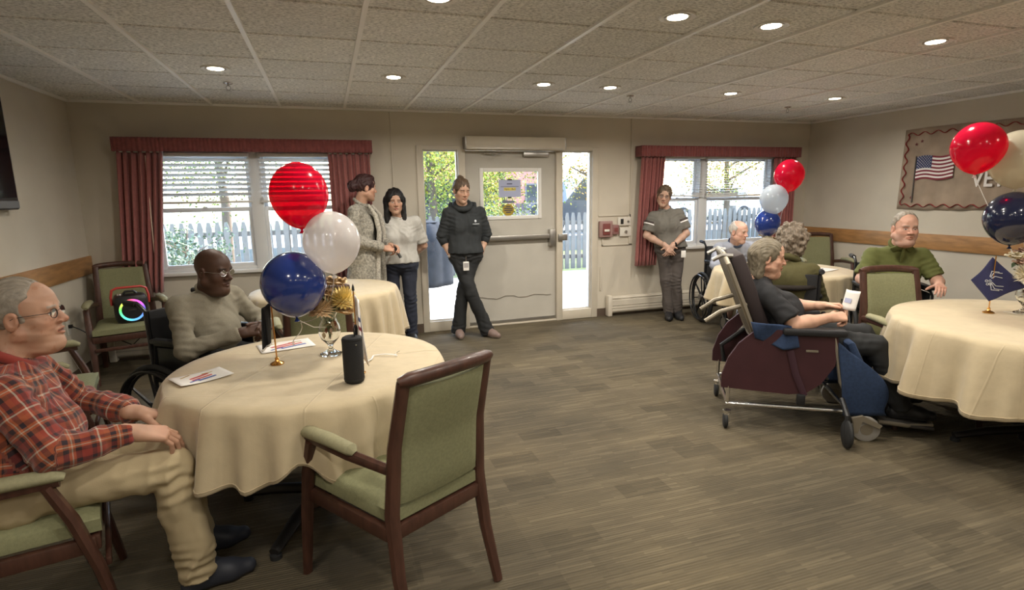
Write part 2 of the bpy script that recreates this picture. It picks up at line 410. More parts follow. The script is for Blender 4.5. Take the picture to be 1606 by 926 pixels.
def valance(label, x0, x1, z0, z1):
    t = thing('valance', label, 'valance', ((x0 + x1) / 2, YB, z0), 0, 'red valances'); w = x1 - x0; H = z1 - z0
    def fn(u, v):
        return ((u - .5) * w, -.155 + .006 * math.sin(2 * PI * u * 62 + 1.5 * math.sin(u * 40)) * (.4 + .6 * abs(v - .5) * 2) + .004 * math.sin(u * 151 + 3 * v), v * H)
    MB().sheet(fn, 420, 5, .006).obj('ruffle', 'valance', t, ang=180)
    for s in (-1, 1):
        def fe(u, v): return (s * w / 2 + .004 * math.sin(u * 60), -.155 + .15 * u, v * H)
        MB().sheet(fe, 24, 4, .006).obj('return', 'valance', t, ang=180)
    MB().b2((-w / 2, -.15, H - .012), (w / 2, -.002, H - .002)).obj('top_board', 'valance', t, smooth=False)
valance('dark red gathered valance over the left window with the big red balloon', -1.81, .485, 1.985, 2.112)
valance('dark red gathered valance over the right window near the corner', 3.66, 6.09, 1.968, 2.098)

# ---- door unit: frame, two sidelights, leaf with glass, panic bar, closer, signs
door = bpy.data.objects.new('door_1', None); C.objects.link(door); door.location = (2.05, YB, 0); tag(door, kind='structure')
DX = 2.05
def dpart(nm, boxes, mat, bev=.004, parent=None):
    m = MB()
    for lo, hi in boxes: m.b2((lo[0] - DX, lo[1], lo[2]), (hi[0] - DX, hi[1], hi[2]), bev)
    return m.obj(nm, mat, parent or door)
dpart('door_frame', [((.96, -.02, 0), (1.03, .14, 2.08)), ((1.42, -.02, 0), (1.50, .14, 2.08)), ((2.60, -.02, 0), (2.68, .14, 2.08)), ((3.07, -.02, 0), (3.15, .14, 2.08)),
                     ((.96, -.018, 2.035), (3.15, .138, 2.081)), ((1.03, -.018, .001), (1.42, .138, .115)), ((2.68, -.018, .001), (3.07, .138, .115)), ((1.5, -.01, 0), (2.6, .14, .018))], 'frame_paint')
for (a, b) in ((1.03, 1.42), (2.68, 3.07)):
    fr = dpart('sidelight_bead', [((a, .03, .115), (a + .014, .06, 2.035)), ((b - .014, .03, .115), (b, .06, 2.035)), ((a + .014, .031, .115), (b - .014, .059, .13)), ((a + .014, .031, 2.02), (b - .014, .059, 2.035))], 'white_metal', .002)
    dpart('sidelight_pane', [((a + .014, .042, .13), (b - .014, .048, 2.02))], 'glass', 0)
gx = (1.70, 2.39, 1.285, 1.81)
leaf = dpart('door_leaf', [((1.505, .02, .02), (gx[0], .065, 2.03)), ((gx[1], .02, .02), (2.595, .065, 2.03)), ((gx[0], .02, .02), (gx[1], .065, gx[2])), ((gx[0], .02, gx[3]), (gx[1], .065, 2.03))], 'door_paint', 0)
dpart('glass_stop', [((gx[0] - .03, .008, gx[2] - .03), (gx[0] + .012, .03, gx[3] + .03)), ((gx[1] - .012, .008, gx[2] - .03), (gx[1] + .03, .03, gx[3] + .03)),
                     ((gx[0] + .012, .009, gx[2] - .03), (gx[1] - .012, .029, gx[2] + .012)), ((gx[0] + .012, .009, gx[3] - .012), (gx[1] - .012, .029, gx[3] + .03))], 'white_metal', .003, leaf)
dpart('door_pane', [((gx[0] + .012, .035, gx[2] + .012), (gx[1] - .012, .041, gx[3] - .012))], 'glass', 0, leaf)
dpart('door_sweep', [((1.51, .008, .022), (2.59, .02, .062))], 'steel', .002, leaf)
pb = dpart('panic_bar', [((1.53, -.045, 1.015), (2.50, -.01, 1.07))], 'steel', .006, leaf)
dpart('bar_end_case', [((2.50, -.055, .925), (2.575, .02, 1.125))], 'steel', .01, leaf)
dpart('bar_bracket', [((1.52, -.03, 1.005), (1.60, .02, 1.08))], 'steel', .006, leaf)
dpart('door_strike', [((2.615, -.05, .985), (2.73, -.02, 1.065))], 'steel', .006)
dpart('closer_body', [((2.19, -.03, 1.965), (2.50, .02, 2.02))], 'steel', .006, leaf)
cl = MB(); cl.tube([(1.72 - DX, -.02, 2.0), (1.92 - DX, -.05, 2.0), (1.80 - DX, -.10, 1.965)], .009, 8); cl.obj('closer_arm', 'chrome', leaf)
sm = MB(); rnd = random.Random(5)
pts = [(1.53 + k * .053 - DX, .0188, .335 + .012 * math.sin(k * .9) + rnd.uniform(-.008, .008)) for k in range(20)]
sm.tube(pts, [.006 + .004 * abs(math.sin(k * 1.7)) for k in range(20)], 6, flat=.25); sm.obj('scuff_mark', M('scuff', (.25, .22, .18), .8), leaf)
# door operator box above the door
t = thing('door_operator', 'long beige automatic door operator box above the exit door', 'door operator', (2.08, YB, 2.035))
MB().b2((-.585, -.13, 0), (.585, 0, .14), .008).obj('housing', 'frame_paint', t)
MB().b2((-.60, -.125, .004), (-.583, 0, .136), .004).obj('end_cap', 'steel', t); MB().b2((.583, -.125, .004), (.60, 0, .136), .004).obj('end_cap', 'steel', t)
MB().b2((-.55, -.132, .01), (.55, -.129, .016)).obj('cover_seam', 'steel', t, smooth=False)
def text_obj(name, body, size, loc, rot, mat, parent, ext=.0006, align='CENTER', sx=1.0, bold=0.0):
    cu = bpy.data.curves.new(name, 'FONT'); cu.body = body; cu.size = size; cu.align_x = align; cu.align_y = 'CENTER'; cu.extrude = ext; cu.offset = bold
    o = bpy.data.objects.new('tmp', cu); C.objects.link(o)
    me = bpy.data.meshes.new_from_object(o.evaluated_get(bpy.context.evaluated_depsgraph_get())); bpy.data.objects.remove(o)
    me.name = name; me.materials.clear(); me.materials.append(MATS[mat])
    q = bpy.data.objects.new(name, me); C.objects.link(q); q.parent = parent; q.location = loc; q.rotation_euler = rot; q.scale = (sx, 1, 1)
    return q
M('sign_blue', (.42, .45, .62), .7); M('sign_yellow', (.75, .62, .12), .7); M('print_dark', (.05, .05, .09), .7); M('sign_grey', (.15, .17, .22), .6)
t = thing('paper_sign', 'pale blue paper notice with a yellow line taped to the door glass', 'sign', (2.033, YB + .030, 1.51), 0)
MB().b2((-.134, -.0015, 0), (.134, 0, .198)).obj('sheet', 'sign_blue', t, smooth=False)
text_obj('printed_title', 'NOTICE', .032, (0, -.002, .150), (PI / 2, 0, 0), 'print_dark', t) if False else None
MB().b2((-.035, -.0025, .146), (.03, -.0016, .156)).obj('printed_line', 'print_dark', t, smooth=False)
MB().b2((-.11, -.0025, .117), (.11, -.0016, .122)).obj('printed_line', 'print_dark', t, smooth=False)
MB().b2((-.072, -.0022, .075), (.072, -.0016, .108)).obj('highlight', 'sign_yellow', t, smooth=False)
text_obj('printed_hours', '10pm - 8am', .03, (0, -.003, .092), (PI / 2, 0, 0), 'print_dark', t, .0003)
MB().b2((-.03, -.003, .192), (.03, -.0016, .205)).obj('tape', 'black', t, smooth=False); MB().b2((-.025, -.003, -.012), (.02, -.0016, .003)).obj('tape', 'black', t, smooth=False)
t = thing('small_sticker', 'narrow dark grey sticker below the paper notice on the door glass', 'sticker', (2.012, YB + .030, 1.44), 0)
MB().b2((-.075, -.0015, 0), (.075, 0, .03)).obj('strip', 'sign_grey', t, smooth=False)
t = thing('round_sticker', 'round yellow warning sticker on the door glass', 'sticker', (2.012, YB + .030, 1.29), 0)
MB().lathe([(0, 0), (.07, 0), (.07, .0012), (0, .0012)], 32, (0, 0, .072), rot3('X', PI / 2)).obj('disc', M('decal_yellow', (.36, .26, .03), .6), t, ang=30)
for k, wd in enumerate((.055, .10, .10, .055)):
    MB().b2((-wd / 2, -.0028, .112 - k * .022 - .006), (wd / 2, -.0012, .112 - k * .022 + .006)).obj('printed_line', 'print_dark', t, smooth=False)

# ---- baseboard heaters
def heater(label, x0, x1, endl):
    t = thing('baseboard_heater', label, 'heater', ((x0 + x1) / 2, YB, 0), 0, 'baseboard heaters'); w = x1 - x0
    prof = [(-.012, .02), (-.075, .05), (-.085, .07), (-.085, .205), (-.06, .245), (-.012, .25)]
    MB().prism(prof, -w / 2, w / 2, 'x').obj('cover', 'heater', t, smooth=False)
    for z in (.10, .135, .225): MB().b2((-w / 2, -.0885, z), (w / 2, -.084, z + .006)).obj('louver', M('heater_dark', (.42, .38, .31), .5), t, smooth=False)
    for s in (-1, 1): MB().b2((s * w / 2 - .03, -.095, .005), (s * w / 2 + .03, -.013, .27), .008).obj('end_cap', 'heater', t)
heater('beige baseboard heater under the right window', 3.30, XR - .1, True)
heater('beige baseboard heater under the left window', XL + .1, .82, True)

# ---- small wall fittings near the door
M('alarm_red', (.20, .055, .05), .45); M('clear_plastic', (.55, .42, .40), .25); M('device_white', (.72, .68, .60), .5)
t = thing('fire_alarm_pull', 'dull red fire alarm pull station in a clear cover beside the exit door', 'fire alarm', (3.25, YB, 1.0))
MB().b2((-.09, -.05, 0), (.09, 0, .20), .012).obj('cover', M('alarm_cover', (.34, .21, .19), .3), t)
MB().b2((-.05, -.062, .03), (.05, -.049, .17), .006).obj('station', 'alarm_red', t); MB().b2((-.035, -.07, .07), (.035, -.061, .10), .004).obj('pull_handle', 'device_white', t)
t = thing('alarm_sounder', 'small brownish box joined to the fire alarm cover', 'alarm box', (3.385, YB, 1.03))
MB().b2((-.045, -.045, 0), (.045, 0, .12), .01).obj('case', M('alarm_dim', (.26, .13, .12), .4), t); MB().b2((-.025, -.05, .035), (.025, -.044, .085), .004).obj('grille', 'alarm_red', t)
t = thing('keypad', 'off-white access keypad with dark window near the red curtain', 'keypad', (3.51, YB, 1.135))
MB().b2((-.09, -.03, 0), (.09, 0, .105), .008).obj('case', 'device_white', t); MB().b2((-.055, -.034, .02), (-.015, -.029, .085), .003).obj('display', 'black', t); MB().lathe([(0, 0), (.014, 0), (.014, .008), (0, .008)], 14, (.05, -.03, .05), rot3('X', PI / 2)).obj('button', 'steel', t)
t = thing('release_button', 'white door release box below the keypad', 'switch box', (3.53, YB, 1.0))
MB().b2((-.08, -.03, 0), (.08, 0, .115), .008).obj('case', 'device_white', t); MB().lathe([(0, 0), (.018, 0), (.018, .012), (0, .012)], 14, (0, -.03, .058), rot3('X', PI / 2)).obj('button', 'steel', t)
def raceway(label, pts):
    m = MB()
    for a, b in zip(pts, pts[1:]):
        lo = (min(a[0], b[0]) - .009, YB - .014, min(a[1], b[1]) - .009); hi = (max(a[0], b[0]) + .009, YB, max(a[1], b[1]) + .009); m.b2(lo, hi, .003)
    tag(m.obj('wire_raceway', 'wall'), label, 'raceway', 'painted wire raceways')
raceway('thin painted wire raceway running down the wall left of the door', [(.705, 2.42), (.705, .30)])
raceway('thin painted wire raceway running down beside the right curtain', [(3.60, 2.42), (3.60, 1.25)])
raceway('painted raceway loop around the fire alarm and keypad', [(3.17, 1.265), (3.59, 1.265), (3.62, .90), (3.22, .90), (3.22, .99)])
raceway('short painted raceway low beside the right sidelight', [(3.20, .62), (3.20, .34)])

# ---- television on the left wall
t = thing('television', 'black flat television cut off by the left edge of the photo', 'television', (XL + .02, 4.40, 1.49), 0)
MB().b2((0, -.53, 0), (.055, .53, .78), .012).obj('case', 'black_plastic', t)
MB().b2((.0545, -.505, .085), (.057, .505, .755)).obj('screen', M('screen', (.006, .007, .009), .12), t, smooth=False)
MB().b2((.054, -.52, .012), (.058, .52, .062)).obj('speaker_strip', M('tv_grey', (.16, .16, .17), .4), t, smooth=False)
MB().b2((-.02, -.15, .2), (0, .15, .5)).obj('wall_mount', 'steel', t, smooth=False)

# ---- recessed lamps and sprinklers
M('lens', (1, .95, .85), .5, emit=(1, .86, .62), estr=14)
lamp0 = None
ordn = ['first', 'second', 'third', 'fourth', 'fifth', 'sixth']
def lamp(x, y, label, group, pw=1.0):
    global lamp0
    if lamp0 is None:
        lamp0 = thing('recessed_light', label, 'ceiling light', (x, y, CH), 0, group)
        MB().lathe([(.058, .0), (.092, -.008), (.095, -.002), (.095, .004), (.06, .004)], 32).obj('trim_ring', 'white_metal', lamp0)
        MB().lathe([(0, .006), (.052, .006), (.052, .016), (0, .016)], 28, (0, 0, -.012)).obj('lens', 'lens', lamp0)
        MB().lathe([(.053, -.003), (.068, -.006), (.066, .002), (.053, .002)], 28).obj('baffle', M('baffle', (.35, .33, .30), .5), lamp0)
        o = lamp0
    else:
        o = copy_tree(lamp0); o.location = (x, y, CH); tag(o, label, 'ceiling light', group)
    ld = bpy.data.lights.new('recessed_lamp', 'AREA'); ld.shape = 'DISK'; ld.size = .13; ld.energy = LAMP_W * pw; ld.color = (1, .935, .83); ld.spread = math.radians(165)
    lo = bpy.data.objects.new('lamp_light', ld); C.objects.link(lo); lo.parent = o; lo.location = (0, 0, -.016)
for k, x in enumerate((-.67, .56, 1.80, 2.42, 3.69, 4.96)):
    lamp(x, 4.55, f'glowing recessed ceiling light in the far row, {ordn[k]} from the left wall', 'recessed ceiling lights', 1.1)
for k, x in enumerate((.56, 1.82, 2.43, 3.71)):
    lamp(x, 2.69 if k else 2.74, ['glowing recessed ceiling light cut off by the top edge of the photo', 'glowing recessed ceiling light in the near row, leftmost one fully in view',
         'glowing recessed ceiling light in the near row, middle one', 'glowing recessed ceiling light in the near row, closest to the right wall'][k], 'recessed ceiling lights', .6)
for y in (.86, -1.0):  # unseen lamp rows added to raise the room's ambient light
    for k, x in enumerate((-.67, .56, 1.80, 3.0, 4.4)): lamp(x, y, f'added fill light out of view, {"row above" if y > 0 else "row behind"} the camera, {ordn[k]} from the left wall', 'added fill lights out of view', .25)
spr = None
for (x, y, l) in ((-.67, 5.08, 'ceiling sprinkler head above the left window'), (2.81, 4.88, 'tiny ceiling sprinkler head above the exit door'), (4.93, 5.13, 'ceiling sprinkler head above the right window')):
    if spr is None:
        spr = thing('sprinkler', l, 'sprinkler', (x, y, CH), 0, 'ceiling sprinklers')
        MB().lathe([(.0, 0), (.035, 0), (.033, -.006), (.014, -.01), (.0, -.01)], 20).obj('escutcheon', 'chrome', spr)
        f = MB(); f.cyl((0, 0, -.008), (0, 0, -.025), .009, 10)
        for s in (-1, 1): f.tube([(s * .008, 0, -.022), (s * .017, 0, -.036), (s * .013, 0, -.05), (0, 0, -.058)], .003, 6)
        f.obj('yoke', 'steel', spr); MB().lathe([(0, -.058), (.02, -.06), (.02, -.063), (0, -.063)], 16).obj('deflector', 'steel', spr)
    else:
        o = copy_tree(spr); o.location = (x, y, CH); tag(o, l)

# ---- paper banner on the right wall
t = thing('paper_banner', 'brown paper wall banner with red wavy border, flag and cut-out letters', 'banner', (XR, 3.78, 1.30), -PI / 2)
# local: +x runs along the wall towards the camera, y points into the wall, z up
BW, BH = 2.12, .89
def fb(u, v):
    x = -BW / 2 + BW * u + .012 * (v - .5) * math.cos(PI * u); z = BH * v + .012 * math.sin(u * 9) * (v - .5)
    return (x, -.012 + .007 * math.sin(u * 34 + .8 * v) + .004 * math.sin(u * 71 + 2 * v), z)
MB().sheet(fb, 110, 16, .002).obj('backing_paper', M('kraft', (.36, .28, .21), .85, var=.22, vscale=5, bump=.3, bscale=12), t, ang=180)
M('border_red', (.32, .04, .04), .7)
def wavy(a, b, n):
    d = np.array(b) - np.array(a); Ln = np.linalg.norm(d); d /= Ln; nn = np.array((-d[1], d[0]))
    pts = []
    for k in range(n * 12 + 1):
        s = k / (n * 12); p = np.array(a) + d * Ln * s + nn * .017 * math.sin(2 * PI * n * s)
        pts.append((p[0], -.026, p[1]))
    return pts
for a, b, n in (((-BW / 2 + .06, .045), (BW / 2 - .06, .045), 14), ((-BW / 2 + .06, BH - .055), (BW / 2 - .06, BH - .055), 14), ((-BW / 2 + .055, .045), (-BW / 2 + .055, BH - .055), 6), ((BW / 2 - .055, .045), (BW / 2 - .055, BH - .055), 6)):
    MB().tube(wavy(a, b, n), .012, 6, flat=.35).obj('wavy_border', 'border_red', t)
M('flag_red', (.20, .022, .04), .7); M('flag_white', (.80, .77, .75), .7); M('flag_blue', (.03, .045, .13), .7); M('pole_grey', (.10, .085, .075), .6)
FX, FZ, FW, FH = -.875, .325, .40, .255
def fl(x): return .012 * math.sin((x / FW) * 7.0) + .025 * x
def stripe(x0, x1, z0, z1, dy, mat, nm, n=14):
    def fn(u, v):
        x = x0 + (x1 - x0) * u; return (FX + x, -.027 - dy + .003 * math.sin(x / FW * 7), FZ + z0 + (z1 - z0) * v + fl(x))
    return MB().sheet(fn, n, 1, .0015).obj(nm, mat, t, ang=60)
for k in range(13):
    stripe(0, FW, FH * k / 13, FH * (k + 1) / 13, 0, 'flag_red' if k % 2 == 0 else 'flag_white', 'flag_stripe')
ca = stripe(0, FW * .42, FH * 6 / 13, FH, .002, 'flag_blue', 'flag_canton')
st = MB()
for r in range(9):
    for c_ in range(6 if r % 2 == 0 else 5):
        x = FW * .42 * ((c_ + (.5 if r % 2 == 0 else 1.0)) / 6.0); z = FH * 6 / 13 + FH * 7 / 13 * (r + .5) / 9 + fl(x); rr = .0065
        v = [(FX + x + rr * (1 if q % 2 == 0 else .42) * math.sin(q * PI / 5), -.0322 + .003 * math.sin(x / FW * 7), FZ + z + rr * (1 if q % 2 == 0 else .42) * math.cos(q * PI / 5)) for q in range(10)]
        st.add(v, [tuple(range(10))])
st.obj('flag_stars', 'flag_white', t, smooth=False, fix=False, kind='stuff')
MB().cyl((FX - .012, -.026, .075), (FX - .012, -.026, FZ + FH + .01), .007, 8).obj('flag_pole', 'pole_grey', t)
text_obj('letters', 'VETERANS', .235, (-.27 + .42, -.032, .315), (PI / 2, 0, 0), 'flag_white', t, .002, 'CENTER', .78, .004)
M('star_dark', (.14, .03, .03), .7)
for (x, z) in ((-.90, .72), (-.90, .13), (-.84, .75)):
    v = [(x + .022 * (1 if q % 2 == 0 else .42) * math.sin(q * PI / 5), -.026, z + .022 * (1 if q % 2 == 0 else .42) * math.cos(q * PI / 5)) for q in range(10)]
    MB().add(v, [tuple(range(10))]).obj('paper_star', 'star_dark', t, smooth=False, fix=False)
# wall outlet with plug near the corner chair
t = thing('wall_outlet', 'beige wall outlet with a black plug low on the left wall', 'outlet', (XL, 5.55, .42), 0)
MB().b2((0, -.036, 0), (.006, .036, .115), .003).obj('plate', 'device_white', t); MB().b2((.006, -.014, .06), (.035, .014, .09), .005).obj('plug', 'black', t)
# ================================================================== outdoors
rng = random.Random(11)
M('deck', (.42, .40, .36), .8, var=.12, vscale=6, rnd=.05)
M('fence', (.155, .145, .125), .8, var=.1, rnd=.05)
M('lawn', (.10, .12, .04), 1.0, var=.4, vscale=3)
M('asphalt', (.20, .20, .20), .9, var=.15)
MB().b2((-30, YO, -.30), (45, 60, -.16)).obj('ground', 'lawn', smooth=False, kind='structure')
MB().b2((-30, 15.5, -.165), (45, 24, .28)).obj('parking_lot', 'asphalt', smooth=False, kind='structure')
deck = bpy.data.objects.new('deck', None); C.objects.link(deck); tag(deck, kind='structure'); deck.location = (2, 8.3, -.03)
b0 = MB().box((0, 0, -.012), (13.0, .135, .024)).obj('plank', 'deck', deck, smooth=False)
for k in range(28):
    o = b0 if k == 0 else b0.copy()
    if k: C.objects.link(o); o.parent = deck
    o.location = (0, YO + .08 + k * .145 - 8.3, 0)
MB().b2((-6.5, -1.9, -.13), (6.5, 2.1, -.03)).obj('deck_joist', 'deck', deck, smooth=False)
MB().b2((-3.5, YO, 2.52), (8.2, YO + 1.15, 2.64)).obj('added_sun_eave', 'white_metal', smooth=False, kind='structure')  # unseen eave, added to keep direct sun out of the windows and door
MB().b2((-8, YO - .3, 2.70), (12, YO + .0, 2.9)).obj('trim_3', 'white_metal', smooth=False, kind='structure')
# picket fences
def fence(label, p0, p1, h=1.2, z=-.05, sp=.135):
    d = np.array(p1) - np.array(p0); Ln = np.linalg.norm(d); n = int(Ln / sp); a = math.atan2(d[1], d[0])
    t = thing('picket_fence', label, 'fence', (p0[0], p0[1], z), a)
    for zz in (.25, h - .25): MB().b2((0, .02, zz), (Ln, .055, zz + .085)).obj('rail', 'fence', t, smooth=False)
    pk = MB(); pk.prism([(-.044, .04), (.044, .04), (.044, h - .10), (.022, h), (-.022, h), (-.044, h - .10)], -.01, .012, 'y')
    p_ = None
    for k in range(n):
        if p_ is None: p_ = pk.obj('picket', 'fence', t, smooth=False); o = p_
        else: o = p_.copy(); C.objects.link(o); o.parent = t
        o.location = ((k + .5) * sp, 0, 0)
    for k in range(int(Ln / 2.4) + 1): MB().b2((k * 2.4 - .05, .056, -.1), (k * 2.4 + .05, .15, h + .06)).obj('post', 'fence', t, smooth=False)
fence('pale picket fence across the far edge of the deck seen through the windows', (-5.5, 10.6), (10.5, 10.6))
fence('pale picket fence running away along the right side outside the right sidelight', (6.9, 7.2), (10.5, 10.5))
# porch post with brace
t = thing('porch_post', 'white porch post with diagonal brace outside the right sidelight', 'post', (3.12, 7.45, -.03))
MB().b2((-.06, -.06, 0), (.06, .06, 2.55), .004).obj('post', 'white_metal', t)
MB().box((.33, 0, 2.15), (.08, .07, 1.0), .003, rot3('Y', .68)).obj('brace', 'white_metal', t)
# trees
def leaf_mat(name):
    m = M(name, (.3, .35, .05), .7, attr='Col'); b = m.node_tree.nodes['Principled BSDF']; b.inputs['Transmission Weight'].default_value = 0
    return m
leaf_mat('leaf'); M('bark', (.12, .085, .06), .9, var=.3, vscale=10, stretch=(6, 6, 1))
def tree(name, label, x, y, h, r, cols, n=2200, seed=0, trunk=.12, zc=.62, ry=1.0, size=.075, cat='tree'):
    g = np.random.default_rng(seed)
    t = thing(name, label, cat, (x, y, -.16), 0, 'trees and shrubs outside')
    m = MB(); m.tube([(0, 0, 0), (.05, .02, h * .3), (-.04, .03, h * .6), (.02, 0, h * .85)], [trunk, trunk * .8, trunk * .55, trunk * .2], 10)
    for k in range(7):
        a = g.uniform(0, 6.28); z0 = h * g.uniform(.3, .65); q = r * g.uniform(.5, .85)
        m.tube([(0, 0, z0), (q * .5 * math.cos(a), q * .5 * math.sin(a), z0 + q * .3), (q * math.cos(a), q * math.sin(a), z0 + q * .55)], [trunk * .4, trunk * .25, trunk * .08], 6)
    m.obj('trunk', 'bark', t)
    nb = 26; cc = g.normal(size=(nb, 3)); cc /= np.linalg.norm(cc, axis=1)[:, None]; cc *= g.uniform(.35, .95, (nb, 1)); cc = cc * np.array((r, r * ry, h * (1 - zc) * .95)) + np.array((0, 0, h * zc))
    b = g.integers(0, nb, n); P = cc[b] + g.normal(size=(n, 3)) * r * .19
    bc = g.integers(0, len(cols), nb)
    Cc = np.array(cols)[np.where(g.random(n) < .7, bc[b], g.integers(0, len(cols), n))] * g.uniform(.35, .80, (n, 1))
    e1 = g.normal(size=(n, 3)); e1 /= np.linalg.norm(e1, axis=1)[:, None]; e2 = np.cross(e1, g.normal(size=(n, 3))); e2 /= np.linalg.norm(e2, axis=1)[:, None]
    s = size * g.uniform(.6, 1.2, (n, 1)); nn_ = np.cross(e1, e2) * s * .18
    V = np.stack([P - e1 * s * .5, P + e2 * s * .3 + nn_, P + e1 * s * .5, P - e2 * s * .3 + nn_], 1).reshape(-1, 3); F = np.arange(4 * n).reshape(n, 4)
    o = mesh_from('foliage', V, F, MATS['leaf'], t, np.repeat(Cc, 4, 0)); tag(o, kind='stuff')
YG = [(.62, .60, .06), (.42, .50, .07), (.75, .62, .08), (.25, .34, .06)]
GR = [(.20, .28, .07), (.30, .38, .10), (.12, .18, .05)]
OR = [(.70, .38, .05), (.75, .55, .08), (.45, .20, .05)]
tree('maple_tree', 'yellow-green autumn tree behind the fence, seen through the left sidelight', 2.35, 13.2, 5.2, 1.8, YG, 11000, 1)
tree('maple_tree', 'yellow-green autumn tree behind the fence, seen through the door glass', 4.5, 14.4, 4.6, 1.5, YG, 9000, 2, zc=.55)
tree('maple_tree', 'golden autumn tree seen through the right sidelight', 7.0, 13.6, 5.4, 1.35, YG + OR, 9000, 3)
tree('maple_tree', 'tree outside behind the left window blinds', -2.2, 14.0, 5.2, 2.0, GR + YG, 7000, 4)
tree('maple_tree', 'orange autumn tree behind the right window blinds', 12.2, 15.0, 4.6, 2.0, OR + YG, 7000, 5)
tree('maple_tree', 'green tree far behind the right window blinds', 16.5, 15.5, 5.0, 2.1, GR + OR, 6000, 6)
tree('shrub', 'dark green shrub outside the lower left window pane', -1.95, 9.1, 1.5, .62, [(.10, .16, .09), (.16, .24, .13), (.30, .36, .28)], 3500, 7, .03, .5, size=.06, cat='shrub')
tree('shrub', 'low bush behind the fence outside the door glass', 3.6, 11.6, 1.6, .8, YG + GR, 3000, 8, .03, .5, size=.06, cat='shrub')
tree('shrub', 'reddish bush outside the right sidelight', 6.9, 11.8, 1.5, .8, [(.5, .2, .12), (.55, .38, .12), (.3, .3, .1)], 3000, 9, .03, .5, size=.06, cat='shrub')
# covered grill
t = thing('covered_grill', 'grey covered grill on the deck outside the left sidelight', 'grill', (1.66, 9.75, -.03))
def fg(u, v):
    a = 2 * PI * u; k = .9 + .1 * math.cos(4 * a); w = (1 - .55 * max(0, v - .8) / .2)
    return ((.42 * k * w + .015 * math.sin(9 * a)) * math.cos(a), (.32 * k * w + .015 * math.sin(7 * a)) * math.sin(a), 1.12 * v)
MB().sheet(fg, 48, 12, .004).obj('cover', M('grill_cover', (.03, .032, .036), .95, var=.2, spec=.1), t, ang=180)
MB().lathe([(0, 1.115), (.17, 1.115), (.1, 1.14), (0, 1.145)], 20).obj('cover_top', 'grill_cover', t)
# parked cars
def car(label, x, y, rz, col, suv, seed):
    t = thing('parked_car', label, 'car', (x, y, .285), rz, 'parked cars outside')
    zt = 1.75 if suv else 1.45
    body = [(-2.2, .35), (-2.25, .75), (-2.1, .95), (-.95, 1.0), (1.1, 1.0), (2.15, .9) if not suv else (2.15, 1.0), (2.25, .7), (2.2, .35)]
    MB().prism(body, -.88, .88, 'y').obj('body', M('car_' + str(seed), col, .25, coat=.6), t, smooth=False)
    cab = [(-1.0, .99), (-.35, zt), (1.35 if not suv else 1.75, zt), (1.75 if not suv else 2.05, .99)]
    MB().prism(cab, -.76, .76, 'y').obj('cabin', 'car_' + str(seed), t, smooth=False)
    for s in (-1, 1):
        for (a, b) in ((-.72, .25), (.33, 1.15)):
            MB().prism([(a, 1.05), (a + (.3 if a < 0 else 0), zt - .1), (b, zt - .1), (b, 1.05)], s * .765 - .006, s * .765 + .006, 'y').obj('side_window', M('car_glass', (.03, .035, .04), .1), t, smooth=False)
    for sx in (-1.4, 1.4):
        for s in (-1, 1):
            w = MB().lathe([(0, -.1), (.3, -.1), (.34, -.06), (.34, .06), (.3, .1), (0, .1)], 20, (sx, s * .82, .34), rot3('X', PI / 2)).obj('wheel', 'rubber', t)
            MB().lathe([(0, -.105), (.2, -.105), (.2, .105), (0, .105)], 16, (sx, s * .82, .34), rot3('X', PI / 2)).obj('hubcap', 'chrome', w)
car('dark parked utility vehicle seen through the right sidelight', 8.3, 17.4, .0, (.03, .035, .05), True, 1)
car('white parked car seen through the right window blinds', 14.2, 19.0, 0, (.7, .7, .72), False, 2)
car('blue-grey parked car behind the blinds above the seated old man', 19.3, 19.2, 0, (.12, .17, .25), False, 3)
car('dark parked car at the right of the door glass', 2.9, 18.5, 0, (.05, .05, .06), True, 4)
# brick building far behind
t = thing('brick_building', 'red brick building far behind the trees above the door glass', 'building', (7.0, 30, -.16))
MB().b2((-6, 0, 0), (6, 6, 5.5)).obj('wall', M('brick_wall', (.40, .17, .13), .9, var=.2, vscale=12), t, smooth=False)
MB().prism([(-6.4, 5.5), (6.4, 5.5), (5, 7.2), (-5, 7.2)], -.3, 6.3, 'y').obj('roof', M('roof_grey', (.14, .13, .13), .9), t, smooth=False)
for x in (-4.2, -1.4, 1.4, 4.2):
    for z in (1.0, 3.3):
        f = MB().b2((x - .5, -.05, z), (x + .5, .02, z + 1.3)).obj('window', 'roof_grey', t, smooth=False); MB().b2((x - .42, -.06, z + .08), (x + .42, -.04, z + 1.22)).obj('pane', 'car_glass', f, smooth=False)
# window light portals
for (x0, x1, z0, z1) in (WL, WR, (1.03, 1.42, .12, 2.03), (2.68, 3.07, .12, 2.03), (1.7, 2.39, 1.29, 1.8)):
    ld = bpy.data.lights.new('portal', 'AREA'); ld.shape = 'RECTANGLE'; ld.size = x1 - x0; ld.size_y = z1 - z0; ld.cycles.is_portal = True
    lo = bpy.data.objects.new('window_portal', ld); C.objects.link(lo); lo.location = ((x0 + x1) / 2, YO - .02, (z0 + z1) / 2); lo.rotation_euler = (-PI / 2, 0, 0)
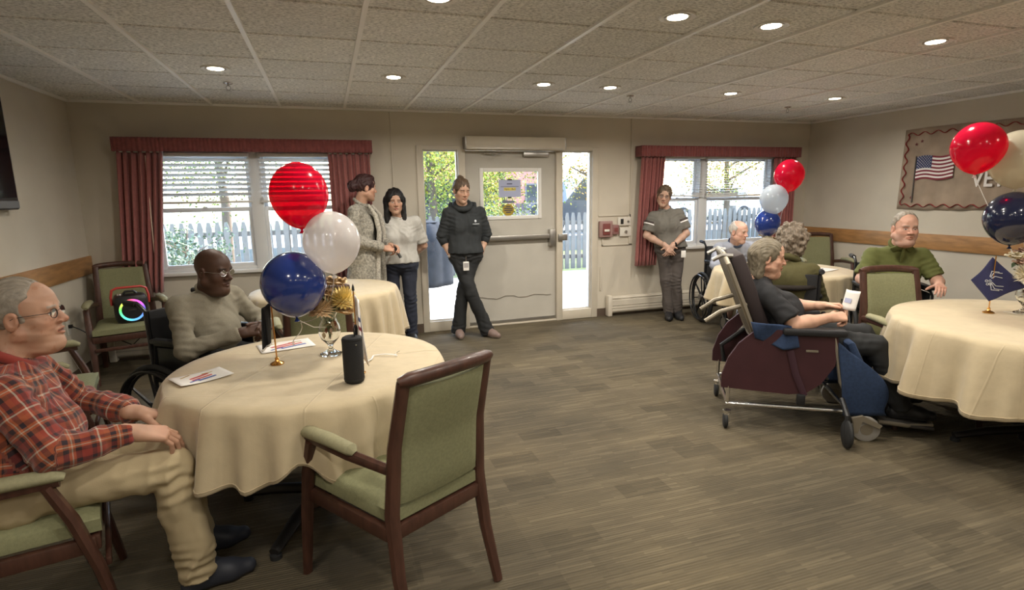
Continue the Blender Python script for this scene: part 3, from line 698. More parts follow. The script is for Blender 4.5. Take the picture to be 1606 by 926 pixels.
# ================================================================== furniture
# ---- round tables and cloths
M('cloth', (.52, .425, .275), .88, var=.06, vscale=14, bump=.12, bscale=300, sheen=.2)
M('table_metal', (.02, .018, .017), .5)
def crease(m):
    nt = m.node_tree; L = nt.links.new; N = nt.nodes.new; b = nt.nodes['Principled BSDF']; old = b.inputs['Normal'].links[0].from_node
    tc = N('ShaderNodeTexCoord'); mp = N('ShaderNodeMapping'); mp.inputs['Rotation'].default_value = (0, 0, .35); L(tc.outputs['Object'], mp.inputs[0]); sp = N('ShaderNodeSeparateXYZ'); L(mp.outputs[0], sp.inputs[0]); tot = None
    for ax, per in ((0, .40), (1, .30)):
        prev = sp.outputs[ax]
        for op, val in (('DIVIDE', per), ('FRACT', 0), ('SUBTRACT', .5), ('ABSOLUTE', 0)):
            q = N('ShaderNodeMath'); q.operation = op; L(prev, q.inputs[0]); q.inputs[1].default_value = val; prev = q.outputs[0]
        r = N('ShaderNodeMapRange'); r.inputs[1].default_value = 0; r.inputs[2].default_value = .014; r.inputs[3].default_value = 1; r.inputs[4].default_value = 0; L(prev, r.inputs[0]); prev = r.outputs[0]
        if tot: q = N('ShaderNodeMath'); q.operation = 'ADD'; L(tot, q.inputs[0]); L(prev, q.inputs[1]); tot = q.outputs[0]
        else: tot = prev
    n = N('ShaderNodeTexNoise'); n.inputs['Scale'].default_value = 9; n.inputs['Detail'].default_value = 3; L(tc.outputs['Object'], n.inputs[0])
    q = N('ShaderNodeMath'); q.operation = 'MULTIPLY_ADD'; L(n.outputs[0], q.inputs[0]); q.inputs[1].default_value = 2.2; L(tot, q.inputs[2])
    bp = N('ShaderNodeBump'); bp.inputs['Strength'].default_value = .38; bp.inputs['Distance'].default_value = .005; L(q.outputs[0], bp.inputs['Height']); L(old.outputs[0], bp.inputs['Normal']); L(bp.outputs[0], b.inputs['Normal'])
crease(MATS['cloth'])
def table(label, cl_label, x, y, r, drops, seed, nf=15):
    t = thing('round_table', label, 'table', (x, y, 0), 0, 'round tables')
    MB().lathe([(0, .715), (r - .03, .715), (r - .01, .722), (r - .01, .742), (r - .02, .748), (0, .748)], 48).obj('table_top', 'wood', t)
    MB().lathe([(0, .03), (.07, .03), (.06, .08), (.045, .14), (.045, .66), (.10, .70), (.10, .715), (0, .715)], 20).obj('pedestal', 'table_metal', t)
    for k in range(4):
        a = PI / 4 + k * PI / 2 + .3
        f = MB(); d = np.array((math.cos(a), math.sin(a), 0)); f.tube([d * .03 + (0, 0, .10), d * .25 + (0, 0, .075), d * .43 + (0, 0, .035)], [.035, .032, .024], 10, flat=.8)
        fo = f.obj('foot', 'table_metal', t); MB().lathe([(0, 0), (.025, 0), (.025, .02), (0, .025)], 12, tuple(d * .42)).obj('glide', 'rubber', fo)
    rn = random.Random(seed); ph = [rn.uniform(0, 6.28) for _ in range(6)]
    c = thing('tablecloth', cl_label, 'tablecloth', (x, y, .750), 0, 'beige tablecloths')
    rc = r + .006
    def fn(u, v):
        a = 2 * PI * u
        if v < .3: q = v / .3; return (q * rc * math.cos(a), q * rc * math.sin(a), .004 + .0012 * math.sin(7 * q * rc * math.cos(a) * 3 + ph[0]) * q)
        s = (v - .3) / .7
        D = np.interp(a, [d[0] for d in drops], [d[1] for d in drops], period=2 * PI)
        e = min(1, s * 6); fold = (.55 + .45 * math.sin(3 * a + ph[1])) * math.sin(nf * a + 1.2 * math.sin(2 * a + ph[2]) + ph[3]) + .4 * math.sin((nf * 2 - 3) * a + ph[4]); fold = math.copysign(abs(fold) ** .8, fold)
        rr = rc + .012 * math.sin(e * PI / 2) + .066 * s ** .75 * (fold * .8 + .5) + .01 * s
        z = .004 - D * s - .012 * e + .012 * math.sin(nf * a + ph[5]) * s
        return (rr * math.cos(a), rr * math.sin(a), z)
    MB().sheet(fn, 240, 26, .0025).obj('cloth', 'cloth', c, ang=180)
    hem = [fn(k / 240, .962) for k in range(240)]; hem = [tuple(np.array(p) * (1 + .003 / rc, 1 + .003 / rc, 1)) for p in hem]; MB().tube(hem, .0022, 5, closed=True).obj('hem_stitch', 'cloth', c)
    return t
TL = (-.12, 2.76, .61); TB = (-.06, 5.07, .60); TC = (4.32, 4.42, .64); TR = (3.95, 2.0, .77)
table('round table in the foreground left under the cloth with the black speaker', 'beige cloth on the foreground left table with balloons and vase', *TL, [(0, .34), (1.6, .32), (2.7, .27), (3.5, .20), (3.9, .27), (4.35, .30), (4.62, .20), (4.72, .24), (4.95, .32), (5.6, .34)], 3)
table('round table by the left window in front of the two standing women', 'pale beige cloth on the table before the two standing women', *TB, [(0, .42), (3.1, .40), (4.7, .42)], 4)
table('round table near the right window with the small balloons', 'beige cloth on the far right table by the seated old man', *TC, [(0, .30), (3.1, .30), (4.7, .32)], 5)
table('large round table at the right edge with the navy flag', 'beige cloth on the large table at the right edge', *TR, [(0, .38), (3.1, .375), (4.7, .37)], 6, 17)

# ---- armchair with wooden frame; local +Y is its front
def make_armchair():
    t = thing('armchair', 'x', 'chair', (0, 0, 0), 0, 'green upholstered armchairs')
    for s in (-1, 1):
        MB().tube([(s * .218, -.345, 0), (s * .214, -.285, .22), (s * .207, -.255, .45), (s * .196, -.275, .70), (s * .188, -.335, .945)], [.017, .021, .024, .022, .020], 8, flat=1.25).obj('back_post', 'wood', t)
        MB().tube([(s * .272, .285, 0), (s * .275, .235, .30), (s * .28, .185, .50), (s * .283, .135, .635)], [.016, .021, .022, .019], 8, flat=1.25).obj('front_leg', 'wood', t)
        MB().tube([(s * .202, -.27, .615), (s * .258, -.08, .64), (s * .282, .17, .645)], [.017, .019, .017], 8, flat=1.2).obj('arm_rail', 'wood', t)
        MB().tube([(s * .252, -.115, .652), (s * .258, -.10, .665), (s * .272, .02, .672), (s * .283, .155, .668), (s * .284, .185, .655)], [.014, .028, .031, .030, .016], 12, flat=.75).obj('arm_pad', 'arm_fabric', t)
        MB().box((s * .245, -.01, .385), (.028, .50, .055), .006, rot3('Z', -s * .09)).obj('seat_rail', 'wood', t)
    MB().box((0, .235, .385), (.53, .03, .055), .006).obj('seat_rail', 'wood', t); MB().box((0, -.262, .385), (.44, .03, .055), .006).obj('seat_rail', 'wood', t)
    def crest(k): a = k / 12 * 2 - 1; return (a * .209, -.338 - .035 * (1 - a * a), .950 + .012 * (1 - a * a))
    MB().tube([crest(k) for k in range(13)], [.014] + [.023] * 11 + [.014], 10, flat=1.1).obj('crest_rail', 'wood', t)
    MB().box((0, .262, .30), (.52, .018, .03), .005).obj('front_stretcher', 'wood', t)
    def bk(side):
        def fn(u, v):
            a = u * 2 - 1; z = .485 + .44 * v; y = np.interp(z, [.45, .70, .945], [-.255, -.275, -.335]) - .03 * (1 - a * a) * (.4 + .6 * v)
            e = min(1, 8 * (1 - abs(a))) * min(1, 8 * min(v, 1 - v) + .2); return (a * (.187 - .012 * v), y + side * (.010 + .014 * e ** .5), z)
        return fn
    P = MB(); n = 16
    f1, f2 = bk(1), bk(-1); A = [f1(i / n, j / n) for j in range(n + 1) for i in range(n + 1)]; B = [f2(i / n, j / n) for j in range(n + 1) for i in range(n + 1)]; w = n + 1; k0 = w * w; F = []
    for j in range(n):
        for i in range(n): a = j * w + i; F.append((a, a + 1, a + w + 1, a + w)); F.append((k0 + a, k0 + a + w, k0 + a + w + 1, k0 + a + 1))
    rim = list(range(w)) + [j * w + n for j in range(1, w)] + [n * w + i for i in range(n - 1, -1, -1)] + [j * w for j in range(n - 1, 0, -1)]
    for a, b in zip(rim, rim[1:] + rim[:1]): F.append((a, k0 + a, k0 + b, b))
    P.add(A + B, F).obj('back_cushion', 'green_fabric', t)
    V = []; F = []; n = 18
    for sgn in (1, -1):
        for j in range(n + 1):
            for i in range(n + 1):
                a, b = i / n * 2 - 1, j / n * 2 - 1; e = (1 - abs(a) ** 5) * (1 - abs(b) ** 5); x = a * (.262 - .045 * (1 - b) / 2); y = -.005 + b * .262
                V.append((x, y, .445 + sgn * (.022 + .022 * e ** .5 + .008 * (1 - a * a) * (1 - b * b) * (sgn > 0))))
    w = n + 1; k0 = w * w
    for j in range(n):
        for i in range(n): a = j * w + i; F.append((a, a + 1, a + w + 1, a + w)); F.append((k0 + a, k0 + a + w, k0 + a + w + 1, k0 + a + 1))
    rim = list(range(w)) + [j * w + n for j in range(1, w)] + [n * w + i for i in range(n - 1, -1, -1)] + [j * w for j in range(n - 1, 0, -1)]
    for a, b in zip(rim, rim[1:] + rim[:1]): F.append((a, k0 + a, k0 + b, b))
    MB().add(V, F).obj('seat_cushion', 'green_fabric', t, ang=60)
    return t
chair0 = None
def armchair(x, y, fx, fy, label):
    global chair0
    if chair0 is None: chair0 = o = make_armchair()
    else: o = copy_tree(chair0)
    o.location = (x, y, 0); o.rotation_euler = (0, 0, face_rz(fx, fy)); o['label'] = label
    return o
armchair(.195, 2.13, -.49, .87, 'empty green armchair in the foreground with its back to the camera')
armchair(-1.14, 2.27, .95, .31, 'green armchair the man in the red plaid shirt sits in')
armchair(-1.76, 5.70, .30, -.95, 'green armchair in the left corner holding the light-ring speaker')
armchair(-1.64, 3.74, .97, .25, 'green armchair against the left wall behind the man in plaid')
armchair(3.745, 2.625, -.325, -.945, 'empty green armchair drawn up to the right table before the olive polo')
armchair(5.93, 5.40, -.45, -.89, 'empty green armchair in the right corner under the wood rail')
armchair(-.12, 4.15, -.05, 1, 'empty armchair tucked at the table before the two standing women')

# ---- wheelchair; local +Y is its front
def make_wheelchair():
    t = thing('wheelchair', 'x', 'wheelchair', (0, 0, 0), 0, 'black wheelchairs')
    RW = .30
    for s in (-1, 1):
        Rm = rot_to((1, 0, 0)); c = np.array((s * .29, -.13, RW))
        ring = lambda r, n=40, dx=0.0: [c + np.array((dx, r * math.cos(2 * PI * k / n), r * math.sin(2 * PI * k / n))) for k in range(n)]
        w = MB().tube(ring(RW - .017), .017, 10, closed=True).obj('wheel', 'rubber', t)
        MB().tube(ring(RW - .045), .011, 8, closed=True).obj('rim', 'black_plastic', w)
        MB().tube(ring(RW - .035, 40, s * .045), .009, 8, closed=True).obj('hand_rim', 'chrome' if False else 'black_plastic', w)
        for k in range(8):
            a = 2 * PI * k / 8 + .2; d = np.array((0, math.cos(a), math.sin(a)))
            MB().tube([c + d * .03, c + d * (RW - .045)], [.015, .010], 6, flat=.6).obj('spoke', 'black_plastic', w)
        MB().tube([c - (.035, 0, 0), c + (.035, 0, 0)], .035, 14).obj('hub', 'steel', w)
        f = MB(); x = s * .235
        f.tube([(x, -.20, .24), (x, -.205, .55), (x, -.215, .90), (x, -.26, .935), (x, -.36, .94)], .012, 8)
        f.tube([(x, -.20, .30), (x, .26, .30), (x, .31, .28), (x, .34, .18)], .012, 8); f.tube([(x, -.205, .48), (x, .22, .48), (x, .28, .46), (x, .34, .36), (x, .42, .16)], .012, 8)
        f.tube([(x, .22, .48), (x, .24, .30)], .011, 8); f.tube([(x, -.19, .50), (x, -.17, .70), (x, .10, .70), (x, .14, .67), (x, .15, .49)], .011, 8)
        f.obj('side_frame', 'black_plastic', t)
        MB().tube([(x, -.28, .938), (x, -.37, .942)], .018, 10).obj('grip', 'rubber', t)
        MB().box((s * .24, -.03, .725), (.055, .30, .032), .012).obj('arm_pad', 'vinyl', t)
        MB().box((s * .235, -.03, .60), (.008, .26, .17), .003).obj('side_guard', 'black_plastic', t)
        cs = MB().tube([(s * .22, .34 + .075 * math.cos(2 * PI * k / 24), .092 + .075 * math.sin(2 * PI * k / 24)) for k in range(24)], .017, 8, closed=True).obj('caster', 'rubber', t)
        MB().lathe([(0, -.012), (.062, -.012), (.062, .012), (0, .012)], 16, (s * .22, .34, .092), rot3('Y', PI / 2)).obj('caster_hub', 'steel', cs)
        MB().tube([(s * .22, .34, .092), (s * .235, .33, .18), (x, .31, .28)], .011, 8).obj('caster_fork', 'steel', t)
        MB().box((s * .11, .47, .13), (.16, .14, .018), .006, rot3('X', .25)).obj('footplate', 'black_plastic', t)
        MB().tube([(x, .42, .16), (s * .20, .46, .13)], .010, 8).obj('footrest_hanger', 'steel', t)
    MB().box((0, .0, .475), (.44, .44, .03), .012).obj('seat_sling', 'vinyl', t)
    MB().box((0, -.205, .70), (.45, .022, .40), .01, rot3('X', .03)).obj('back_sling', 'vinyl', t)
    MB().tube([(-.235, -.1, .28), (.235, .1, .45)], .010, 8).obj('cross_brace', 'steel', t); MB().tube([(.235, -.1, .28), (-.235, .1, .45)], .010, 8).obj('cross_brace', 'steel', t)
    return t
wc0 = None
def wheelchair(x, y, fx, fy, label):
    global wc0
    if wc0 is None: wc0 = o = make_wheelchair()
    else: o = copy_tree(wc0)
    o.location = (x, y, 0); o.rotation_euler = (0, 0, face_rz(fx, fy)); o['label'] = label
    return o
WS = (-.74, 3.76, .80, -.60); WO = (4.42, 5.27, -.25, -.97); WG = (4.52, 3.40, -.55, -.83)
wheelchair(*WS, 'black wheelchair of the man in the grey sweater at the left table')
wheelchair(*WO, 'black wheelchair of the old man in pale blue at the right window')
wheelchair(3.50, 3.55, .68, .73, 'black wheelchair of the curly-haired woman seen from behind')
wheelchair(*WG, 'black wheelchair of the man in the olive polo by the right wall')

# ---- reclining geriatric wheelchair; local +Y is its front
t = thing('geriatric_chair', 'maroon reclining geriatric chair on casters with blue fabric panels', 'geriatric chair', (2.914, 2.878, 0), face_rz(.84, -.54))
GC = t
M('maroon', (.050, .015, .019), .55, var=.15, bump=.1, bscale=120); M('blue_fabric', (.022, .042, .095), .9, var=.2, vscale=60, bump=.2, bscale=200)
M('strap_grey', (.20, .17, .13), .6); M('frame_tan', (.26, .225, .17), .4, metal=.4)
side = [(-.455, .28), (-.455, .36), (-.42, .48), (-.36, .58), (-.28, .655), (-.18, .68), (.20, .665), (.215, .58), (.20, .46), (.13, .34), (.05, .275), (-.05, .26)]
for s in (-1, 1):
    MB().prism(side, s * .30 - .012, s * .30 + .012, 'x').obj('side_panel', 'maroon', t, smooth=False)
    MB().tube([(s * .30, -.41, .29), (s * .30, -.41, .165)], .013, 8).obj('caster_stem', 'chrome', t)
    MB().tube([(s * .30, -.42, .172), (s * .30, .34, .172)], .013, 8).obj('base_tube', 'chrome', t)
    MB().lathe([(0, 0), (.026, 0), (.026, .022), (0, .022)], 14, (s * .30, -.41, .10)).obj('caster_collar', 'chrome', t)
    MB().box((s * .30, -.41, .075), (.05, .035, .07), .008).obj('caster_fork', 'chrome', t)
    MB().lathe([(0, -.014), (.04, -.014), (.052, -.008), (.052, .008), (.04, .014), (0, .014)], 20, (s * .30, -.415, .052), rot3('X', PI / 2)).obj('caster', 'rubber', t)
    c = MB().lathe([(0, -.018), (.06, -.018), (.078, -.012), (.078, .012), (.06, .018), (0, .018)], 24, (s * .33, .395, .078), rot3('Y', PI / 2)).obj('front_caster', M('grey_rubber', (.30, .28, .25), .7), t)
    MB().lathe([(0, -.02), (.035, -.02), (.035, .02), (0, .02)], 16, (s * .33, .395, .078), rot3('Y', PI / 2)).obj('caster_hub', 'frame_tan', c)
    MB().prism([(.30, .155), (.36, .175), (.47, .12), (.455, .10), (.36, .14), (.34, .06), (.32, .06), (.31, .13)], s * .355, s * .375, 'x').obj('caster_fork', 'frame_tan', t, smooth=False)
    MB().box((s * .30, .07, .672), (.085, .36, .045), .015).obj('armrest', 'vinyl', t)
    MB().tube([(s * .30, .19, .64), (s * .31, .24, .36), (s * .30, .34, .18)], .013, 8).obj('front_strut', 'steel', t)
    MB().tube([(s * .317, -.06, .55), (s * .322, -.02, .40), (s * .318, .04, .26)], .02, 8, flat=.3).obj('side_strap', M('strap_maroon', (.05, .02, .03), .5), t)
    MB().box((s * .322, .02, .235), (.03, .05, .07), .008).obj('lever', 'black', t)
MB().lathe([(0, -.014), (.075, -.014), (.085, -.006), (.085, .006), (.075, .014), (0, .014)], 24, (.46, .255, .085), rot3('X', PI / 2)).obj('outer_wheel', 'rubber', t)
MB().tube([(.46, .255, .085), (.44, .255, .19), (.33, .25, .26)], .016, 8).obj('outer_fork', 'black', t)
MB().b2((.314, .03, .545), (.3165, .10, .56)).obj('maker_badge', 'chrome', t, smooth=False)
MB().tube([(-.3, -.41, .172), (.3, -.41, .172)], .012, 8).obj('cross_tube', 'chrome', t); MB().tube([(-.3, .30, .172), (.3, .30, .172)], .012, 8).obj('cross_tube', 'chrome', t)
MB().box((0, .0, .46), (.56, .50, .09), .03, rot3('X', .12)).obj('seat', 'vinyl', t)
# back: slung cushion within a tubular frame, straps behind
bp0 = np.array((0, -.17, .60)); bp1 = np.array((0, -.385, 1.14)); ax = (bp1 - bp0) / np.linalg.norm(bp1 - bp0); nb = np.array((0, ax[2], -ax[1]))
Rb = np.stack([(1, 0, 0), nb, ax], 1)
MB().box((bp0 + bp1) / 2 - nb * .01, (.45, .09, .58), .025, Rb).obj('back_cushion', M('back_maroon', (.028, .018, .018), .7), t)
fr = MB(); hw = .25; loop = []
for (x, u) in ((-hw + .06, -.03), (hw - .06, -.03), (hw, .03), (hw, .55), (hw - .06, .61), (-hw + .06, .61), (-hw, .55), (-hw, .03)): loop.append(bp0 + np.array((x, 0, 0)) + ax * u - nb * .075)
fr.tube(loop, .017, 8, closed=True); fr.obj('back_frame', 'frame_tan', t)
for k, x in enumerate((-.19, -.095, 0, .095, .19)): MB().box((bp0 + bp1) / 2 + np.array((x, 0, 0)) - nb * .082, (.040, .010, .60), .002, Rb).obj('back_strap', 'strap_grey', t)
for s in (-1, 1):
    MB().tube([bp0 + np.array((s * .2, 0, 0)) + ax * .25 - nb * .04, bp0 + np.array((s * .2, 0, 0)) + ax * .26 - nb * .22, bp0 + np.array((s * .2, 0, 0)) + ax * .23 - nb * .33], .015, 8).obj('rear_handle', 'frame_tan', t)
    MB().tube([bp1 + np.array((s * .21, 0, 0)) - nb * .03, bp1 + np.array((s * .21, 0, .03)) - nb * .10, bp1 + np.array((s * .20, 0, .02)) - nb * .16], .014, 8).obj('push_handle', 'steel', t)
    MB().tube([bp0 + np.array((s * .22, 0, .05)) - nb * .04, (s * .27, -.33, .46)], .013, 8).obj('recline_strut', 'chrome', t)
    MB().tube([bp0 + np.array((s * .22, 0, .0)) - nb * .05, (s * .24, -.40, .42), (s * .22, -.38, .30)], .016, 8).obj('rear_bracket', 'black', t)
for x in (-.1, .1): MB().box(bp0 + ax * -.02 + np.array((x * 1.6, 0, 0)) - nb * .04, (.09, .05, .05), .02, Rb).obj('foam_sleeve', 'frame_tan', t)
# blue fabric: a piece over the arm at the rear and the calf panel at the front
def f1(u, v): return (.318 + .012 * math.sin(6 * u + 3 * v), -.30 + .26 * u + .03 * v, .725 - .16 * v * (1 - .55 * abs(u - .65)) - .02 * u)
MB().sheet(f1, 14, 12, .008).obj('blue_drape', 'blue_fabric', t, ang=180)
def f2(u, v):
    top = np.array((.30, .205 + .0 * u, .62)); 
    y = np.interp(v, [0, 1], [.205 + .06 * u, .27 + .24 * u]); z = np.interp(v, [0, 1], [.62 - .06 * u, .145 + .02 * u]) - .10 * math.sin(PI * v) * 0
    y += .10 * u * math.sin(PI * min(1, v * 1.1)) ; return (.305 + .02 * math.sin(PI * v), y, z)
for s in (1, -1):
    MB().sheet(lambda u, v: (s * f2(u, v)[0],) + tuple(f2(u, v)[1:]), 14, 16, .012).obj('calf_panel', 'blue_fabric', t, ang=180)
MB().box((0, .385, .40), (.56, .05, .46), .02, rot3('X', .45)).obj('leg_rest', 'blue_fabric', t)
MB().box((0, .66, .075), (.46, .30, .022), .008, rot3('X', -.06)).obj('footplate', M('plate_dark', (.05, .045, .04), .5), t)
MB().tube([(-.22, .50, .09), (-.22, .66, .075), (-.2, .80, .085), (0, .83, .088), (.2, .80, .085), (.22, .66, .075), (.22, .50, .09)], .013, 8).obj('foot_rail', 'frame_tan', t)
MB().tube([(.2, .44, .20), (.2, .50, .10)], .014, 8).obj('footplate_hanger', 'black', t); MB().tube([(-.2, .44, .20), (-.2, .50, .10)], .014, 8).obj('footplate_hanger', 'black', t)

# ---- things on the tables
ZT = .757
def latex(name, col, tr=.35, rough=.16):
    m = bpy.data.materials.new(name); m.use_nodes = True; MATS[name] = m; nt = m.node_tree; b = nt.nodes['Principled BSDF']; L = nt.links.new
    b.inputs['Base Color'].default_value = (*col, 1); b.inputs['Roughness'].default_value = rough; b.inputs['Coat Weight'].default_value = .6; b.inputs['Coat Roughness'].default_value = .03
    tp = nt.nodes.new('ShaderNodeBsdfTransparent'); tp.inputs[0].default_value = (*[min(1, c * 1.25 + .02) for c in col], 1)
    tl = nt.nodes.new('ShaderNodeBsdfTranslucent'); tl.inputs[0].default_value = (*col, 1)
    m1 = nt.nodes.new('ShaderNodeMixShader'); m1.inputs[0].default_value = .45 if tr > .1 else .12; L(b.outputs[0], m1.inputs[1]); L(tl.outputs[0], m1.inputs[2])
    m2 = nt.nodes.new('ShaderNodeMixShader'); m2.inputs[0].default_value = tr; L(m1.outputs[0], m2.inputs[1]); L(tp.outputs[0], m2.inputs[2]); L(m2.outputs[0], nt.nodes['Material Output'].inputs[0])
latex('latex_red', (.66, .010, .065), .36); latex('latex_white', (.80, .77, .76), .25); latex('latex_blue', (.018, .045, .24), .02); latex('latex_clear', (.66, .62, .50), .40); latex('latex_navy', (.01, .015, .05), .02); latex('latex_pearl', (.62, .68, .74), .25)
M('ribbon', (.75, .72, .68), .5)
def balloon(label, x, y, z, rw, rh, mat, tip=None, ribbon=None, tilt=(0, 0)):
    t = thing('balloon', label, 'balloon', (x, y, z - rh), 0, 'party balloons')
    prof = []
    for k in range(29):
        a = PI * k / 28; c = -math.cos(a); r = math.sin(a)
        r *= 1 - .16 * max(0, -c) ** 1.5 * (1 if c < 0 else 0); prof.append((r * rw, rh + c * rh * (1.0 if c > 0 else 1.06)))
    prof = [(.004, -rh * .06 - .004)] + prof[1:]
    Rt = rot3('Y', tilt[0]) @ rot3('X', tilt[1])
    MB().lathe(prof, 40, (0, 0, 0), None).obj('envelope', mat, t, ang=180)
    MB().lathe([(.003, -rh * .06 - .001), (.006, -rh * .06 - .008), (.013, -rh * .06 - .020), (.011, -rh * .06 - .021), (.003, -rh * .06 - .012)], 14).obj('knot', mat, t)
    if ribbon:
        q = [np.array((0, 0, -rh * .06 - .012))] + [np.array(p) - np.array((x, y, z - rh)) for p in ribbon]
        MB().tube(q, .0022, 6).obj('string', 'ribbon', t)
    t.rotation_euler = (tilt[0], tilt[1], 0)
    return t
VL = (-.03, 2.87); VR = (4.09, 2.22); VC = (4.22, 4.42)
balloon('large bright red balloon, topmost of the three over the foreground left table', -.118, 2.82, 1.555, .132, .150, 'latex_red', ribbon=[(-.10, 2.83, 1.1), (VL[0], VL[1], .98)])
balloon('large white balloon between the red and blue ones on the foreground left table', .012, 2.74, 1.335, .130, .142, 'latex_white', ribbon=[(.0, 2.80, 1.1), (VL[0], VL[1], .98)])
balloon('large dark blue balloon, lowest of the three over the foreground left table', -.170, 2.75, 1.146, .146, .150, 'latex_blue', ribbon=[(-.10, 2.80, .92), (VL[0] - .02, VL[1], .90)])
balloon('shiny red balloon at the right edge in front of the paper banner', 3.80, 2.42, 1.775, .140, .150, 'latex_red' if False else 'latex_white', ribbon=[(3.88, 2.36, 1.4), (VR[0] - .02, VR[1], .98)]).children[0].data.materials[0] = MATS['latex_red']
balloon('cream translucent balloon cut by the right edge of the photo', 4.03, 2.33, 1.705, .160, .170, 'latex_clear', ribbon=[(VR[0], VR[1], 1.0)])
balloon('navy balloon cut by the right edge below the cream one', 3.97, 2.28, 1.35, .150, .158, 'latex_navy', ribbon=[(VR[0] - .03, VR[1], .99)])
balloon('small red balloon on the far right table, above the white one', 4.215, 4.31, 1.677, .134, .150, 'latex_red', ribbon=[(4.20, 4.36, 1.3), (VC[0], VC[1], .98)])
balloon('small white balloon on the far right table in front of the window', 4.07, 4.33, 1.455, .127, .14, 'latex_pearl', ribbon=[(4.15, 4.36, 1.2), (VC[0], VC[1], .98)])
balloon('small blue balloon on the far right table above the flowers', 4.06, 4.38, 1.225, .118, .13, 'latex_blue', ribbon=[(VC[0], VC[1], .98)])
# vases with flowers
def clear_glass():
    m = M('vase_glass', (.95, .97, .97), .02, trans=1.0, ior=1.45)
clear_glass()
M('petal_tan', (.74, .55, .33), .8, var=.2, vscale=40); M('petal_yellow', (.85, .67, .26), .8, var=.2, vscale=40); M('petal_cream', (.78, .70, .52), .8, var=.15, vscale=40); M('petal_pink', (.60, .40, .30), .8, var=.2, vscale=40)
M('leaf_green', (.10, .14, .07), .6, var=.3, vscale=30); M('leaf_rust', (.35, .10, .04), .7, var=.3, vscale=30); M('stem', (.12, .14, .05), .7)
def bloom(parent, c, r, mat, kind, seed):
    g = random.Random(seed); m = MB()
    if kind == 'mum':
        N_ = 150
        for k in range(N_):
            q = (k + .5) / N_; th = math.acos(1 - 1.7 * q); ph = k * 2.39996; d = np.array((math.sin(th) * math.cos(ph), math.sin(th) * math.sin(ph), math.cos(th)))
            L_ = r * g.uniform(.82, 1.05); s = np.cross(d, (0, 0, 1.)); s /= np.linalg.norm(s) + 1e-9; up = np.cross(s, d); w = r * .10
            p0 = d * r * .2; p1 = d * L_ * .7 + up * r * .04; p2 = d * L_ + up * r * .16
            m.add(np.array([p0 - s * w * .5, p0 + s * w * .5, p1 + s * w, p2, p1 - s * w]) + c, [(0, 1, 2, 3, 4)])
        m.ell(c, (r * .45,) * 3, 10, 6)
    else:
        for k in range(16):
            ring = k // 6; ph = k * 1.05 + ring * .5; tilt_ = [.25, .62, 1.05][min(ring, 2)]; L_ = r * [.75, .95, 1.1][min(ring, 2)]
            d = np.array((math.sin(tilt_) * math.cos(ph), math.sin(tilt_) * math.sin(ph), math.cos(tilt_))); s = np.array((-math.sin(ph), math.cos(ph), 0)); nrm = np.cross(s, d)
            rows = []
            for i in range(5):
                v = i / 4
                for j in range(5):
                    u = j / 2 - 1; w = r * .55 * math.sin(PI * (.12 + .78 * v)) ; p = d * L_ * v + s * u * w - nrm * (r * .18 * (1 - u * u) - r * .22 * v * v); rows.append(p + c + np.array((0, 0, -r * .35)))
            m.add(rows, [(a * 5 + b, a * 5 + b + 1, a * 5 + b + 6, a * 5 + b + 5) for a in range(4) for b in range(4)])
    return m.obj('bloom', mat, parent, ang=50, fix=False)
def vase(label, x, y, blooms, seed, sc=1.0):
    t = thing('flower_vase', label, 'vase', (x, y, ZT), 0, 'flower vases'); g = random.Random(seed)
    out = [(0, .0), (.052, 0), (.054, .006), (.03, .016), (.012, .03), (.011, .045), (.02, .058), (.044, .085), (.054, .115), (.05, .15), (.038, .175), (.036, .19), (.046, .215), (.050, .225)]
    inn = [(.047, .225), (.043, .214), (.033, .19), (.035, .174), (.047, .149), (.051, .115), (.041, .087), (.016, .062), (0, .060)]
    MB().lathe(out + inn, 36).obj('glass_body', 'vase_glass', t, ang=60)
    for k in range(22):
        a = g.uniform(0, 6.28); q = g.uniform(.008, .036); z = g.uniform(.085, .17); s = g.uniform(.014, .022); e = rot3('Z', g.uniform(0, 6)) @ rot3('X', g.uniform(0, 3))
        v = np.array([(0, -1, 0), (.45, -.3, .12), (.4, .4, .1), (0, 1, 0), (-.4, .4, .1), (-.45, -.3, .12)]) * s @ e.T + np.array((q * math.cos(a), q * math.sin(a), z))
        MB().add(v, [(0, 1, 2, 3), (0, 3, 4, 5)]).obj('dried_leaf', ['leaf_rust', 'petal_pink', 'petal_tan'][k % 3], t, fix=False)
    for k, (bx, by, bz, r, mat, kind) in enumerate(blooms):
        MB().tube([(0, 0, .08), (bx * .4, by * .4, .2 + (bz - .2) * .4), (bx, by, bz - r * .3)], .0025, 6).obj('stem', 'stem', t)
        bloom(t, np.array((bx * 1.1, by, bz - .035)), r * 1.25, mat, kind, seed + k)
    for k in range(8):
        a = g.uniform(0, 6.28); q = g.uniform(.05, .09); z = g.uniform(.23, .33); s = g.uniform(.03, .045); e = rot3('Z', a) @ rot3('X', g.uniform(-.6, .9))
        v = np.array([(0, -1, 0), (.4, -.4, .14), (.42, .3, .12), (0, 1, -.1), (-.42, .3, .12), (-.4, -.4, .14)]) * s @ e.T + np.array((q * math.cos(a), q * math.sin(a), z))
        MB().add(v, [(0, 1, 2, 3), (0, 3, 4, 5)]).obj('leaf', 'leaf_green', t, fix=False)
    return t
bl = [(-.03, -.06, .285, .062, 'petal_tan', 'mum'), (.07, -.04, .315, .060, 'petal_yellow', 'mum'), (-.005, -.015, .355, .05, 'petal_tan', 'rose'), (.02, .0, .41, .045, 'petal_tan', 'rose'), (.06, .03, .40, .04, 'petal_tan', 'rose'),
      (.085, -.03, .26, .045, 'petal_tan', 'rose'), (-.06, .05, .30, .05, 'petal_cream', 'rose'), (.02, .08, .30, .05, 'petal_tan', 'mum')]
